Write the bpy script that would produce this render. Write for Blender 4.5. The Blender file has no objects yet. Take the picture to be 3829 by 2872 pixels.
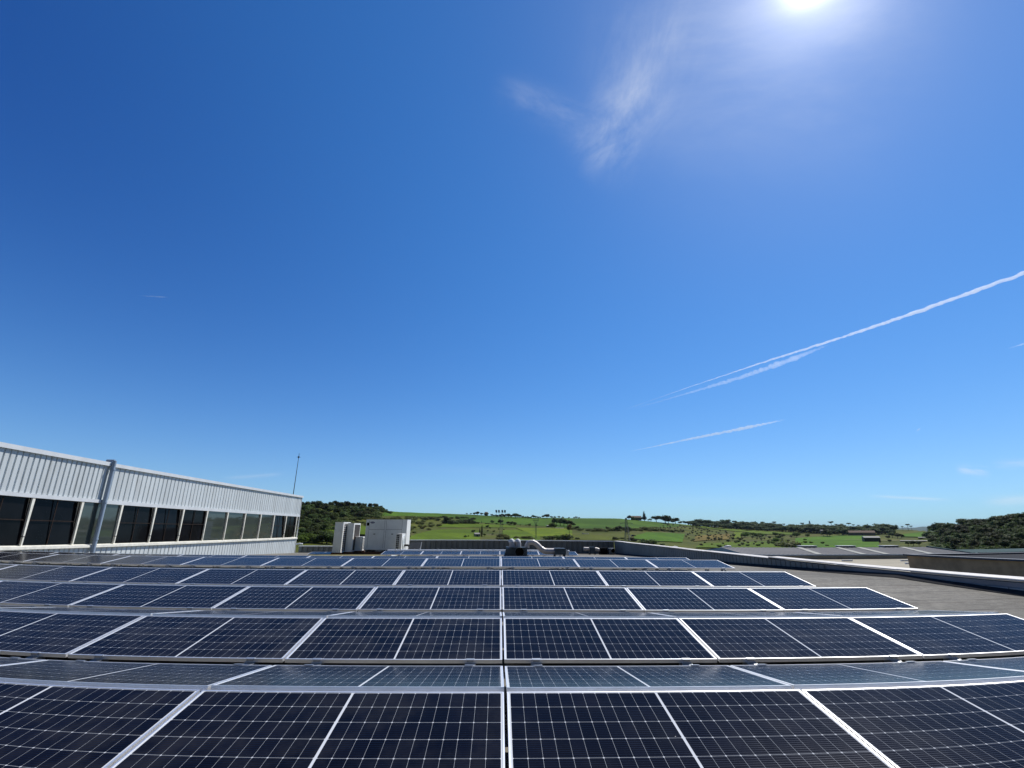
import bpy, math, random
from mathutils import Vector, Matrix, noise as mnoise
R = math.radians
random.seed(11)
scene = bpy.context.scene
col = scene.collection

# ---------------------------------------------------------------- camera (wide phone lens with its slight barrel distortion)
cd = bpy.data.cameras.new('camera')
cd.type = 'PANO'
cd.panorama_type = 'FISHEYE_LENS_POLYNOMIAL'
cd.fisheye_fov = R(150)
cd.fisheye_polynomial_k0 = 0.0
cd.fisheye_polynomial_k1 = -6.36066793e-02
cd.fisheye_polynomial_k2 = 5.66403520e-04
cd.fisheye_polynomial_k3 = 3.90165934e-05
cd.fisheye_polynomial_k4 = -1.05426526e-06
cd.sensor_fit = 'HORIZONTAL'
cd.sensor_width = 36.0
cd.sensor_height = 27.0
cd.lens = 16.3
cd.clip_start = 0.05
cd.clip_end = 400000.0
cam = bpy.data.objects.new('camera', cd)
rt = Vector((0.99961965, -0.02681403, 0.00644696)); up = Vector((-0.01416445, -0.29860943, 0.95427029)); fw = Vector((0.02366271, 0.95399865, 0.29887566))
cam.matrix_world = Matrix(((rt.x, up.x, -fw.x, 0), (rt.y, up.y, -fw.y, 0), (rt.z, up.z, -fw.z, 0), (0, 0, 0, 1)))
col.objects.link(cam)
scene.camera = cam

# ---------------------------------------------------------------- light
SUN = Vector((0.4455, 0.4440, 0.7775)).normalized()
SUN_EL = math.asin(SUN.z); SUN_AZ = math.atan2(SUN.x, SUN.y)
sd = bpy.data.lights.new('sun', 'SUN'); sd.energy = 4.7; sd.angle = R(0.53); sd.color = (1.0, 0.965, 0.90)
so = bpy.data.objects.new('sun', sd); so.rotation_euler = SUN.to_track_quat('Z', 'Y').to_euler(); col.objects.link(so)
scene.view_settings.view_transform = 'Standard'
scene.view_settings.look = 'None'
scene.view_settings.exposure = 0.0
scene.view_settings.gamma = 1.0
scene.render.film_transparent = False
try:
    scene.cycles.max_bounces = 6; scene.cycles.transparent_max_bounces = 8; scene.cycles.volume_bounces = 0
    scene.cycles.sample_clamp_indirect = 6.0; scene.cycles.use_denoising = True
except Exception: pass

class NT:
    """small helper to wire shader nodes"""
    def __init__(s, tree): s.t = tree; s.n = tree.nodes; s.l = tree.links
    def new(s, typ, **kw):
        x = s.n.new(typ)
        for k, v in kw.items(): setattr(x, k, v)
        return x
    def put(s, sock, v):
        if hasattr(v, 'is_output') or isinstance(v, bpy.types.NodeSocket): s.l.new(v, sock)
        else: sock.default_value = v
    def m(s, op, a, b=None, c=None, clamp=False):
        x = s.new('ShaderNodeMath', operation=op, use_clamp=clamp); s.put(x.inputs[0], a)
        if b is not None: s.put(x.inputs[1], b)
        if c is not None: s.put(x.inputs[2], c)
        return x.outputs[0]
    def v(s, op, a, b=None):
        x = s.new('ShaderNodeVectorMath', operation=op); s.put(x.inputs[0], a)
        if b is not None: s.put(x.inputs[1], b)
        return x.outputs['Value'] if op in ('DOT_PRODUCT', 'LENGTH', 'DISTANCE') else x.outputs[0]
    def noise(s, vec, scale, detail=3, rough=.5, dist=0.):
        x = s.new('ShaderNodeTexNoise'); 
        if vec is not None: s.put(x.inputs['Vector'], vec)
        x.inputs['Scale'].default_value = scale; x.inputs['Detail'].default_value = detail; x.inputs['Roughness'].default_value = rough; x.inputs['Distortion'].default_value = dist
        return x.outputs['Fac']
    def mix(s, f, a, b, blend='MIX'):
        x = s.new('ShaderNodeMix', data_type='RGBA', blend_type=blend); s.put(x.inputs[0], f); s.put(x.inputs[6], a); s.put(x.inputs[7], b)
        return x.outputs[2]
    def ramp(s, f, pts):
        x = s.new('ShaderNodeValToRGB'); s.put(x.inputs[0], f)
        e = x.color_ramp.elements
        while len(e) < len(pts): e.new(0.5)
        for i, (p, c) in enumerate(pts): e[i].position = p; e[i].color = c if len(c) == 4 else (*c, 1)
        return x.outputs[0]
    def maprange(s, v, a, b, c=0., d=1., smooth=True):
        x = s.new('ShaderNodeMapRange'); x.interpolation_type = 'SMOOTHSTEP' if smooth else 'LINEAR'
        s.put(x.inputs[0], v)
        for i, q in enumerate((a, b, c, d)): s.put(x.inputs[1 + i], q)
        return x.outputs[0]

# ---------------------------------------------------------------- sky: Nishita sky with thin cirrus
w = bpy.data.worlds.new('World'); scene.world = w; w.use_nodes = True
n = NT(w.node_tree); n.n.clear()
sky = n.new('ShaderNodeTexSky', sky_type='NISHITA', sun_disc=False, sun_elevation=SUN_EL, sun_rotation=SUN_AZ, altitude=300.0, air_density=1.0, dust_density=0.12, ozone_density=3.0)
hs = n.new('ShaderNodeHueSaturation'); hs.inputs['Saturation'].default_value = 1.28; hs.inputs['Value'].default_value = 1.0
n.l.new(sky.outputs[0], hs.inputs['Color'])
gd = n.new('ShaderNodeTexCoord').outputs['Generated']
def streak(p0, p1, width, scale, thr0, thr1, stretch=4.0, seed=0.0):
    """soft patch of cirrus along the arc from direction p0 to p1, torn by stretched noise"""
    p0 = Vector(p0).normalized(); p1 = Vector(p1).normalized()
    c = (p0 + p1).normalized(); t = (p1 - p0); hl = t.length / 2; t = (t - c * t.dot(c)).normalized(); k = c.cross(t)
    a = n.v('DOT_PRODUCT', gd, tuple(t)); b = n.v('DOT_PRODUCT', gd, tuple(k)); front = n.v('DOT_PRODUCT', gd, tuple(c))
    cm = n.new('ShaderNodeCombineXYZ'); n.put(cm.inputs[0], n.m('MULTIPLY', a, 1 / stretch)); n.put(cm.inputs[1], b); cm.inputs[2].default_value = seed
    nz = n.noise(cm.outputs[0], scale, 8, .68, .35)
    warp = n.m('MULTIPLY_ADD', n.noise(cm.outputs[0], scale * .35, 2), width * 1.6, -width * .8)
    bb = n.m('DIVIDE', n.m('ADD', b, warp), width)
    g = n.m('POWER', 2.718, n.m('MULTIPLY', n.m('MULTIPLY', bb, bb), -1.0))
    al = n.maprange(n.m('ABSOLUTE', a), hl * .35, hl * 1.15, 1.0, 0.0)
    f = n.m('MULTIPLY', n.m('MULTIPLY', g, al), n.maprange(nz, thr0, thr1))
    return n.m('MULTIPLY', f, n.m('GREATER_THAN', front, 0.0))
parts = []
for args, k in ((((.1454, .7316, .666), (.29, .60, .765), .050, 15, .26, .85, 2.0), .40),
                (((.22, .655, .72), (.25, .50, .82), .075, 12, .30, .85, 3.0, 3.1), .32),
                (((-.02, .642, .767), (.17, .672, .722), .026, 18, .30, .80, 3.0, 5.3), .16),
                (((.20, .60, .76), (.62, .42, .66), .16, 5, .30, .85, 2.5, 7.7), .30),
                (((.708, .70, .0915), (.737, .672, .083), .006, 60, .30, .65, 3.0, 1.3), .42),
                (((.735, .668, .094), (.775, .62, .090), .005, 60, .30, .65, 5.0, 2.3), .40),
                (((.725, .688, .041), (.79, .61, .042), .006, 50, .25, .65, 6.0, 4.3), .35),
                (((.62, .78, .056), (.70, .71, .045), .0022, 60, .2, .55, 9.0, 6.3), .32),
                (((-.50, .86, .083), (-.41, .905, .098), .0030, 50, .25, .6, 8.0, 8.3), .16),
                (((.30, .95, .055), (.52, .85, .045), .010, 25, .35, .8, 8.0, 9.3), .10),
                (((-.25, .955, .12), (.05, .99, .11), .008, 25, .35, .8, 9.0, 9.9), .07)):
    parts.append(n.m('MULTIPLY', streak(*args), k))
tot = parts[0]
for q in parts[1:]: tot = n.m('ADD', tot, q)
tot = n.m('MINIMUM', tot, .8)
# deep clean-air blue: the sky far from the sun is darker, the bright band at the horizon rolls off gently
sp = n.new('ShaderNodeSeparateColor'); n.put(sp.inputs[0], hs.outputs[0]); cc = n.new('ShaderNodeCombineColor')
for i, (a_, b_) in enumerate(((.93, 1.30), (1.12, .68), (1.40, .46))):
    x_ = n.m('MULTIPLY', sp.outputs[i], .12); n.put(cc.inputs[i], n.m('DIVIDE', n.m('MULTIPLY', x_, a_ / .12), n.m('MULTIPLY_ADD', x_, b_, 1.)))
away = n.maprange(n.v('DOT_PRODUCT', gd, tuple(SUN)), .15, .88, 1., 0.)
sz = n.new('ShaderNodeSeparateXYZ'); n.put(sz.inputs[0], gd); high = n.maprange(sz.outputs[2], -.05, .75)
deep = n.mix(n.m('MULTIPLY', away, high), (1, 1, 1, 1), (.36, .48, .72, 1))
back = n.maprange(sz.outputs[1], .05, -.45, 1., .32)  # dims the unseen sky behind the camera to deepen shade on camera-facing sides
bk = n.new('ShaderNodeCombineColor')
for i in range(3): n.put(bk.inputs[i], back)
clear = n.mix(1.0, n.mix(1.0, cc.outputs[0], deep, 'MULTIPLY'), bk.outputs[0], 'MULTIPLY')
sd_ = n.m('MAXIMUM', n.v('DOT_PRODUCT', gd, tuple(SUN)), 0.)
glow = n.m('ADD', n.m('MULTIPLY', n.m('POWER', sd_, 1800.), 14.0), n.m('MULTIPLY_ADD', n.m('POWER', sd_, 220.), 3.6, n.m('MULTIPLY', n.m('POWER', sd_, 18.), .70)))
cg = n.new('ShaderNodeCombineColor'); n.put(cg.inputs[0], n.m('MULTIPLY', glow, 1.0)); n.put(cg.inputs[1], n.m('MULTIPLY', glow, .98)); n.put(cg.inputs[2], n.m('MULTIPLY', glow, 1.0))
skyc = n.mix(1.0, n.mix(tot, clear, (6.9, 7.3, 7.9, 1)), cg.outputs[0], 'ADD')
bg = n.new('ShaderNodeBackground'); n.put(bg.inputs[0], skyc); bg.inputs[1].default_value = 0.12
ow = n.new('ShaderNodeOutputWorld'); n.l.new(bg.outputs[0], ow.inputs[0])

# ---------------------------------------------------------------- materials
def mat(name, base, rough=.6, metal=0., spec=.5, var=0., vscale=3., bump=0., bscale=40., var2=None, rand=0.):
    """principled material with optional noise variation, per-object variation and bump"""
    m = bpy.data.materials.new(name); m.use_nodes = True
    t = NT(m.node_tree); p = t.n['Principled BSDF']
    p.inputs['Roughness'].default_value = rough; p.inputs['Metallic'].default_value = metal; p.inputs['Specular IOR Level'].default_value = spec
    c = (*base, 1)
    if var or rand:
        tc = t.new('ShaderNodeTexCoord').outputs['Object']
        if var:
            f = t.noise(tc, vscale, 5, .6)
            a = tuple(max(0, x * (1 - var)) for x in base); b = var2 or tuple(min(1, x * (1 + var)) for x in base)
            c = t.mix(t.maprange(f, .3, .7), (*a, 1), (*b, 1))
        if rand:
            oi = t.new('ShaderNodeObjectInfo').outputs['Random']
            h = t.new('ShaderNodeHueSaturation'); t.put(h.inputs['Color'], c)
            t.put(h.inputs['Value'], t.m('MULTIPLY_ADD', oi, 2 * rand, 1 - rand)); t.put(h.inputs['Hue'], t.m('MULTIPLY_ADD', oi, .05, .475)); c = h.outputs[0]
    t.put(p.inputs['Base Color'], c)
    if bump:
        tc = t.new('ShaderNodeTexCoord').outputs['Object']
        bp = t.new('ShaderNodeBump'); bp.inputs['Strength'].default_value = bump; bp.inputs['Distance'].default_value = .02
        t.put(bp.inputs['Height'], t.noise(tc, bscale, 4)); t.l.new(bp.outputs[0], p.inputs['Normal'])
    return m

def cladding_material(name, base):
    m = bpy.data.materials.new(name); m.use_nodes = True
    t = NT(m.node_tree); p = t.n['Principled BSDF']; tc = t.new('ShaderNodeTexCoord').outputs['Object']
    sx = t.new('ShaderNodeSeparateXYZ'); t.put(sx.inputs[0], tc)
    st = t.new('ShaderNodeCombineXYZ'); t.put(st.inputs[1], sx.outputs[1]); t.put(st.inputs[2], t.m('MULTIPLY', sx.outputs[2], .12))
    streak = t.maprange(t.noise(st.outputs[0], 3.2, 5, .65), .42, .75)
    sh = t.new('ShaderNodeTexWhiteNoise', noise_dimensions='1D'); t.put(sh.inputs['W'], t.m('FLOOR', t.m('DIVIDE', sx.outputs[1], 1.02)))
    k = t.m('MULTIPLY_ADD', sh.outputs[0], .10, .94)
    h = t.new('ShaderNodeHueSaturation'); h.inputs['Color'].default_value = (*base, 1); t.put(h.inputs['Value'], k)
    t.put(p.inputs['Base Color'], t.mix(t.m('MULTIPLY', streak, .38), h.outputs[0], (.33, .32, .29, 1)))
    p.inputs['Roughness'].default_value = .5; p.inputs['Specular IOR Level'].default_value = .4
    return m

def cell_material():
    m = bpy.data.materials.new('solar_cells'); m.use_nodes = True
    t = NT(m.node_tree); p = t.n['Principled BSDF']
    tc = t.new('ShaderNodeTexCoord').outputs['Object']
    sx = t.new('ShaderNodeSeparateXYZ'); t.put(sx.inputs[0], tc); x, y = sx.outputs[0], sx.outputs[1]
    xa = t.m('SUBTRACT', t.m('ABSOLUTE', x), .008); cw = .0848; ch = .1685
    ya = t.m('SUBTRACT', y, .017)
    fx = t.m('FRACT', t.m('DIVIDE', xa, cw)); fy = t.m('FRACT', t.m('DIVIDE', ya, ch))
    ex = t.m('MULTIPLY', t.m('MINIMUM', fx, t.m('SUBTRACT', 1., fx)), cw); ey = t.m('MULTIPLY', t.m('MINIMUM', fy, t.m('SUBTRACT', 1., fy)), ch)
    line = t.m('MAXIMUM', t.m('LESS_THAN', ex, .0008), t.m('LESS_THAN', ey, .0013))
    dia = t.m('LESS_THAN', t.m('ADD', ex, ey), .0070)
    mid = t.m('LESS_THAN', xa, 0.); e1 = t.m('GREATER_THAN', xa, cw * 12); e2 = t.m('LESS_THAN', ya, 0.); e3 = t.m('GREATER_THAN', ya, ch * 6)
    white = t.m('MAXIMUM', t.m('MAXIMUM', t.m('MAXIMUM', line, dia), t.m('MAXIMUM', mid, e1)), t.m('MAXIMUM', e2, e3))
    # nine thin busbars run along each cell row
    fb = t.m('FRACT', t.m('MULTIPLY', fy, 9.)); bus = t.m('LESS_THAN', t.m('ABSOLUTE', t.m('SUBTRACT', fb, .5)), .032)
    # each cell is cut from another wafer: slight differences
    cid = t.new('ShaderNodeCombineXYZ'); t.put(cid.inputs[0], t.m('FLOOR', t.m('DIVIDE', x, cw))); t.put(cid.inputs[1], t.m('FLOOR', t.m('DIVIDE', ya, ch)))
    oi = t.new('ShaderNodeObjectInfo').outputs['Random']; t.put(cid.inputs[2], oi)
    wn = t.new('ShaderNodeTexWhiteNoise'); t.put(wn.inputs[0], cid.outputs[0])
    cell = t.mix(wn.outputs[0], (.0032, .0034, .0075, 1), (.0060, .0064, .0125, 1))
    cell = t.mix(bus, cell, (.14, .14, .15, 1)); t.put(p.inputs['Metallic'], t.m('MULTIPLY', bus, t.m('SUBTRACT', 1., white)))
    c = t.mix(white, cell, t.mix(t.m('MAXIMUM', mid, e1), t.mix(dia, (.38, .40, .42, 1), (.60, .62, .64, 1)), (.66, .68, .70, 1)))
    # thin film of dust, thicker in drifts and toward the low edge, with rare droppings
    ov = t.new('ShaderNodeCombineXYZ'); t.put(ov.inputs[0], t.m('MULTIPLY_ADD', oi, 40., x)); t.put(ov.inputs[1], y)
    dn = t.maprange(t.noise(ov.outputs[0], 2.6, 6, .65), .38, .75)
    low = t.maprange(y, .16, .0)
    d = t.m('MULTIPLY', t.m('MULTIPLY_ADD', dn, .040, t.m('MULTIPLY_ADD', low, .012, .001)), t.m('MULTIPLY_ADD', oi, 1.3, .35))
    c = t.mix(d, c, (.42, .40, .36, 1))
    vo = t.new('ShaderNodeTexVoronoi'); t.put(vo.inputs['Vector'], ov.outputs[0]); vo.inputs['Scale'].default_value = 2.1
    drop = t.m('LESS_THAN', t.m('ADD', vo.outputs['Distance'], t.m('MULTIPLY', t.noise(ov.outputs[0], 60, 2), .03)), .032)
    c = t.mix(t.m('MULTIPLY', drop, .8), c, (.6, .6, .56, 1))
    t.put(p.inputs['Base Color'], c)
    t.put(p.inputs['Roughness'], t.m('MULTIPLY_ADD', dn, .02, .17))
    p.inputs['IOR'].default_value = 1.17; p.inputs['Specular IOR Level'].default_value = .22
    bp = t.new('ShaderNodeBump'); t.n.remove(bp)
    return m

def roof_material():
    m = bpy.data.materials.new('mineral_felt'); m.use_nodes = True
    t = NT(m.node_tree); p = t.n['Principled BSDF']
    tc = t.new('ShaderNodeTexCoord').outputs['Object']
    sx = t.new('ShaderNodeSeparateXYZ'); t.put(sx.inputs[0], tc); x, y = sx.outputs[0], sx.outputs[1]
    big = t.noise(tc, .35, 6, .6); fine = t.noise(tc, 9., 5, .7); grit = t.noise(tc, 45., 3, .8)
    c = t.ramp(big, [(.32, (.140, .130, .108)), (.5, (.218, .203, .168)), (.68, (.295, .274, .228))])
    c = t.mix(t.maprange(fine, .35, .7), c, t.mix(.7, c, (.08, .073, .06, 1)))
    mid_ = t.noise(tc, 2.6, 5, .75); c = t.mix(t.maprange(mid_, .45, .7, 0., .5), c, (.10, .09, .075, 1))
    c = t.mix(t.m('MULTIPLY', t.maprange(grit, .5, .75), .5), c, (.36, .34, .30, 1))
    wob = t.m('MULTIPLY_ADD', t.noise(tc, .6, 3), .16, t.m('MULTIPLY', x, .012))
    fs = t.m('FRACT', t.m('ADD', t.m('DIVIDE', y, .98), wob))
    seam = t.m('LESS_THAN', fs, .05)
    c = t.mix(t.m('MULTIPLY', seam, .6), c, (.04, .036, .032, 1))
    st = t.new('ShaderNodeCombineXYZ'); t.put(st.inputs[0], t.m('MULTIPLY', x, .25)); t.put(st.inputs[1], y)
    c = t.mix(t.m('MULTIPLY', t.maprange(t.noise(st.outputs[0], .9, 4, .6), .56, .72), .7), c, (.085, .07, .055, 1))
    t.put(p.inputs['Base Color'], c); p.inputs['Roughness'].default_value = .9; p.inputs['Specular IOR Level'].default_value = .25
    bp = t.new('ShaderNodeBump'); bp.inputs['Strength'].default_value = .5; bp.inputs['Distance'].default_value = .01
    t.put(bp.inputs['Height'], t.m('ADD', fine, grit)); t.l.new(bp.outputs[0], p.inputs['Normal'])
    return m

def foliage(name, a, b, rand=.25):
    m = bpy.data.materials.new(name); m.use_nodes = True
    t = NT(m.node_tree); p = t.n['Principled BSDF']
    tc = t.new('ShaderNodeTexCoord').outputs['Object']
    f = t.noise(tc, 3.5, 4, .6)
    c = t.mix(t.maprange(f, .3, .7), (*a, 1), (*b, 1))
    oi = t.new('ShaderNodeObjectInfo').outputs['Random']
    h = t.new('ShaderNodeHueSaturation'); t.put(h.inputs['Color'], c)
    t.put(h.inputs['Value'], t.m('MULTIPLY_ADD', oi, 2 * rand, 1 - rand)); t.put(h.inputs['Hue'], t.m('MULTIPLY_ADD', oi, .05, .475))
    t.put(p.inputs['Base Color'], h.outputs[0]); p.inputs['Roughness'].default_value = .75; p.inputs['Specular IOR Level'].default_value = .2
    tr = t.new('ShaderNodeBsdfTranslucent'); t.put(tr.inputs[0], h.outputs[0])
    mx = t.new('ShaderNodeMixShader'); mx.inputs[0].default_value = .35; t.l.new(p.outputs[0], mx.inputs[1]); t.l.new(tr.outputs[0], mx.inputs[2])
    t.l.new(mx.outputs[0], t.n['Material Output'].inputs[0])
    return m

def grass(name, a, b, c3=None, scale=.02, stripe=0., ang=0.):
    m = bpy.data.materials.new(name); m.use_nodes = True
    t = NT(m.node_tree); p = t.n['Principled BSDF']
    tc = t.new('ShaderNodeTexCoord').outputs['Object']
    f = t.noise(tc, scale, 6, .6); g = t.noise(tc, scale * 12, 4, .65)
    a = (a[0] * .76, a[1] * .80, a[2] * .28); b = (b[0] * .84, b[1] * .87, b[2] * .28); a = tuple(q * .84 for q in a); b = tuple(q * 1.10 for q in b); c3 = c3 and (c3[0] * .8, c3[1] * .8, c3[2] * .7)
    c = t.mix(t.maprange(f, .32, .68), (*a, 1), (*b, 1))
    if c3: c = t.mix(t.m('MULTIPLY', t.maprange(t.noise(tc, scale * 2.7, 6, .7), .5, .68), .8), c, (*c3, 1))
    c = t.mix(t.maprange(g, .35, .75, 0., .45), c, (a[0] * .55, a[1] * .55, a[2] * .55, 1))
    if stripe:
        sx = t.new('ShaderNodeSeparateXYZ'); t.put(sx.inputs[0], tc)
        q = t.m('ADD', t.m('MULTIPLY', sx.outputs[0], math.cos(ang)), t.m('MULTIPLY', sx.outputs[1], math.sin(ang)))
        s_ = t.m('SINE', t.m('MULTIPLY', q, 1.4)); c = t.mix(t.maprange(s_, .2, .95, 0., stripe), c, (a[0] * .6, a[1] * .6, a[2] * .5, 1))
    t.put(p.inputs['Base Color'], c); p.inputs['Roughness'].default_value = .95; p.inputs['Specular IOR Level'].default_value = .1
    return m

M = dict(
    cells=cell_material(), roof=roof_material(),
    alu=mat('anodised_aluminium', (.95, .95, .95), .45, .82, .5, .05, 6.),
    galv=mat('galvanised_steel', (.52, .54, .56), .45, .8, .5, .12, 9.),
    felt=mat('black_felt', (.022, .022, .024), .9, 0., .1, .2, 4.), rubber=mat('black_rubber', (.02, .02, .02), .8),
    clad=cladding_material('painted_cladding', (.62, .66, .665)),
    cladgrey=mat('weathered_grey_cladding', (.16, .175, .17), .55, 0., .35, .14, .8),
    coping=mat('pale_coping', (.68, .70, .71), .45, 0., .4, .06, 2.),
    creamcap=mat('cream_coping', (.66, .62, .56), .6, 0., .3, .12, 2.5),
    cream=mat('cream_paint', (.86, .83, .72), .6, 0., .3, .12, 4.),
    parapet=mat('parapet_render', (.255, .25, .25), .8, 0., .2, .12, 1.5, .2, 20),
    block=mat('concrete_block', (.29, .315, .32), .85, 0., .2, .18, 2.5, .3, 30),
    darkglass=mat('dark_glass', (.006, .006, .007), .08, 0., .10, .3, .9),
    greenglass=mat('green_glass', (.050, .062, .056), .03, 0., .85, .15, .7),
    rust=mat('rusty_steel', (.026, .016, .012), .8, 0., .2, .3, 8.),
    timber=mat('weathered_timber', (.20, .10, .055), .8, 0., .2, .3, 6.),
    bluegrey=mat('blue_grey_paint', (.27, .34, .43), .45, 0., .45, .06, 3.),
    unit=mat('unit_grey_paint', (.80, .845, .85), .5, 0., .4, .06, 1.5),
    unitlight=mat('unit_white_paint', (.86, .86, .83), .5, 0., .4, .05, 2.),
    grille=mat('grille_dark', (.05, .045, .04), .6, 0., .3, .3, 12.),
    coil=mat('condenser_coil', (.075, .055, .045), .5, .3, .4, .2, 20.),
    black=mat('black_void', (.006, .006, .006), .9, 0., .1),
    seam=mat('panel_seam', (.20, .22, .24), .6),
    badge=mat('blue_badge', (.012, .03, .16), .4), white=mat('white_paint', (.80, .80, .78), .5, 0., .4, .04, 3.),
    moss=mat('mossy_gravel', (.17, .16, .06), .95, 0., .1, .35, 1.2, .4, 12, (.26, .22, .11)),
    fan=mat('dark_fan_housing', (.05, .07, .085), .5, .2, .4, .15, 6.),
    duct=mat('pale_duct', (.56, .52, .49), .5, .25, .4, .10, 5.),
    slab=mat('grey_board', (.30, .29, .27), .8, 0., .2, .12, 3.),
    hallroof=mat('grey_sheet_roof', (.21, .205, .20), .85, .0, .15, .08, .4), hallstrip=mat('translucent_strip', (.36, .355, .31), .8, 0., .2, .06, 1.),
    concrete=mat('old_concrete', (.32, .31, .27), .9, 0., .2, .2, .5, .2, 8), paleroof=mat('pale_flat_roof', (.37, .33, .245), .9, 0., .2, .10, .6),
    brown=mat('brown_render', (.42, .285, .17), .9, 0., .15, .15, 1.8, .25, 14), darkcap=mat('dark_coping', (.035, .04, .06), .5), green=mat('dark_green_sheet', (.045, .08, .078), .9, .0, .1, .08, 1.),
    lattice=mat('lattice_steel', (.26, .26, .24), .6, .3, .4, .1, 1.), lamp=mat('floodlight_housing', (.03, .03, .035), .5),
    bark=mat('bark', (.10, .075, .05), .9, 0., .1, .3, 6.),
    pine=foliage('pine_leaves', (.052, .068, .026), (.098, .120, .042), .45), dark=foliage('evergreen_leaves', (.050, .074, .020), (.105, .140, .034), .45),
    broad=foliage('broad_leaves', (.080, .140, .018), (.135, .215, .030)), scrub=foliage('scrub_leaves', (.110, .130, .036), (.185, .200, .062)),
    olive=foliage('olive_leaves', (.135, .150, .065), (.205, .215, .100)), brownleaf=foliage('brown_leaves', (.12, .085, .022), (.19, .13, .04), .1),
    cypress=foliage('cypress_leaves', (.012, .020, .010), (.022, .034, .016)),
    ground=grass('meadow', (.088, .108, .030), (.120, .128, .045), (.135, .110, .070), .02),
    g_upper=grass('wheat_field', (.072, .145, .022), (.092, .170, .030), None, .012, .12, .6), g_olive=grass('olive_field', (.105, .160, .012), (.125, .185, .016), None, .02, .15, .3),
    g_yellow=grass('yellow_field', (.115, .185, .016), (.165, .215, .014), (.30, .30, .012), .014), g_brown=grass('thin_field', (.115, .130, .030), (.135, .150, .034), None, .03, .15, 1.1),
    g_bright=grass('lush_field', (.082, .175, .014), (.100, .200, .018), None, .016, .10, .9), g_soil=grass('orchard_soil', (.19, .135, .075), (.23, .165, .095), (.11, .12, .03), .04),
    g_pale=grass('pale_field', (.125, .185, .035), (.150, .205, .045), None, .02, .1, .2), wood=mat('wood_floor', (.03, .04, .016), .95, 0., .1, .3, .1),
    mountain=grass('mountain_wood', (.05, .075, .045), (.06, .085, .05), None, .0012),
    tile=mat('terracotta_tile', (.17, .115, .08), .85, 0., .2, .2, 1.), plaster=mat('ochre_plaster', (.26, .19, .13), .9, 0., .2, .15, .5), whiteplaster=mat('white_plaster', (.42, .41, .37), .9, 0., .2, .1, .5),
    dirt=mat('dirt_track', (.40, .32, .22), .95, 0., .1, .15, .3),
)
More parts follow.
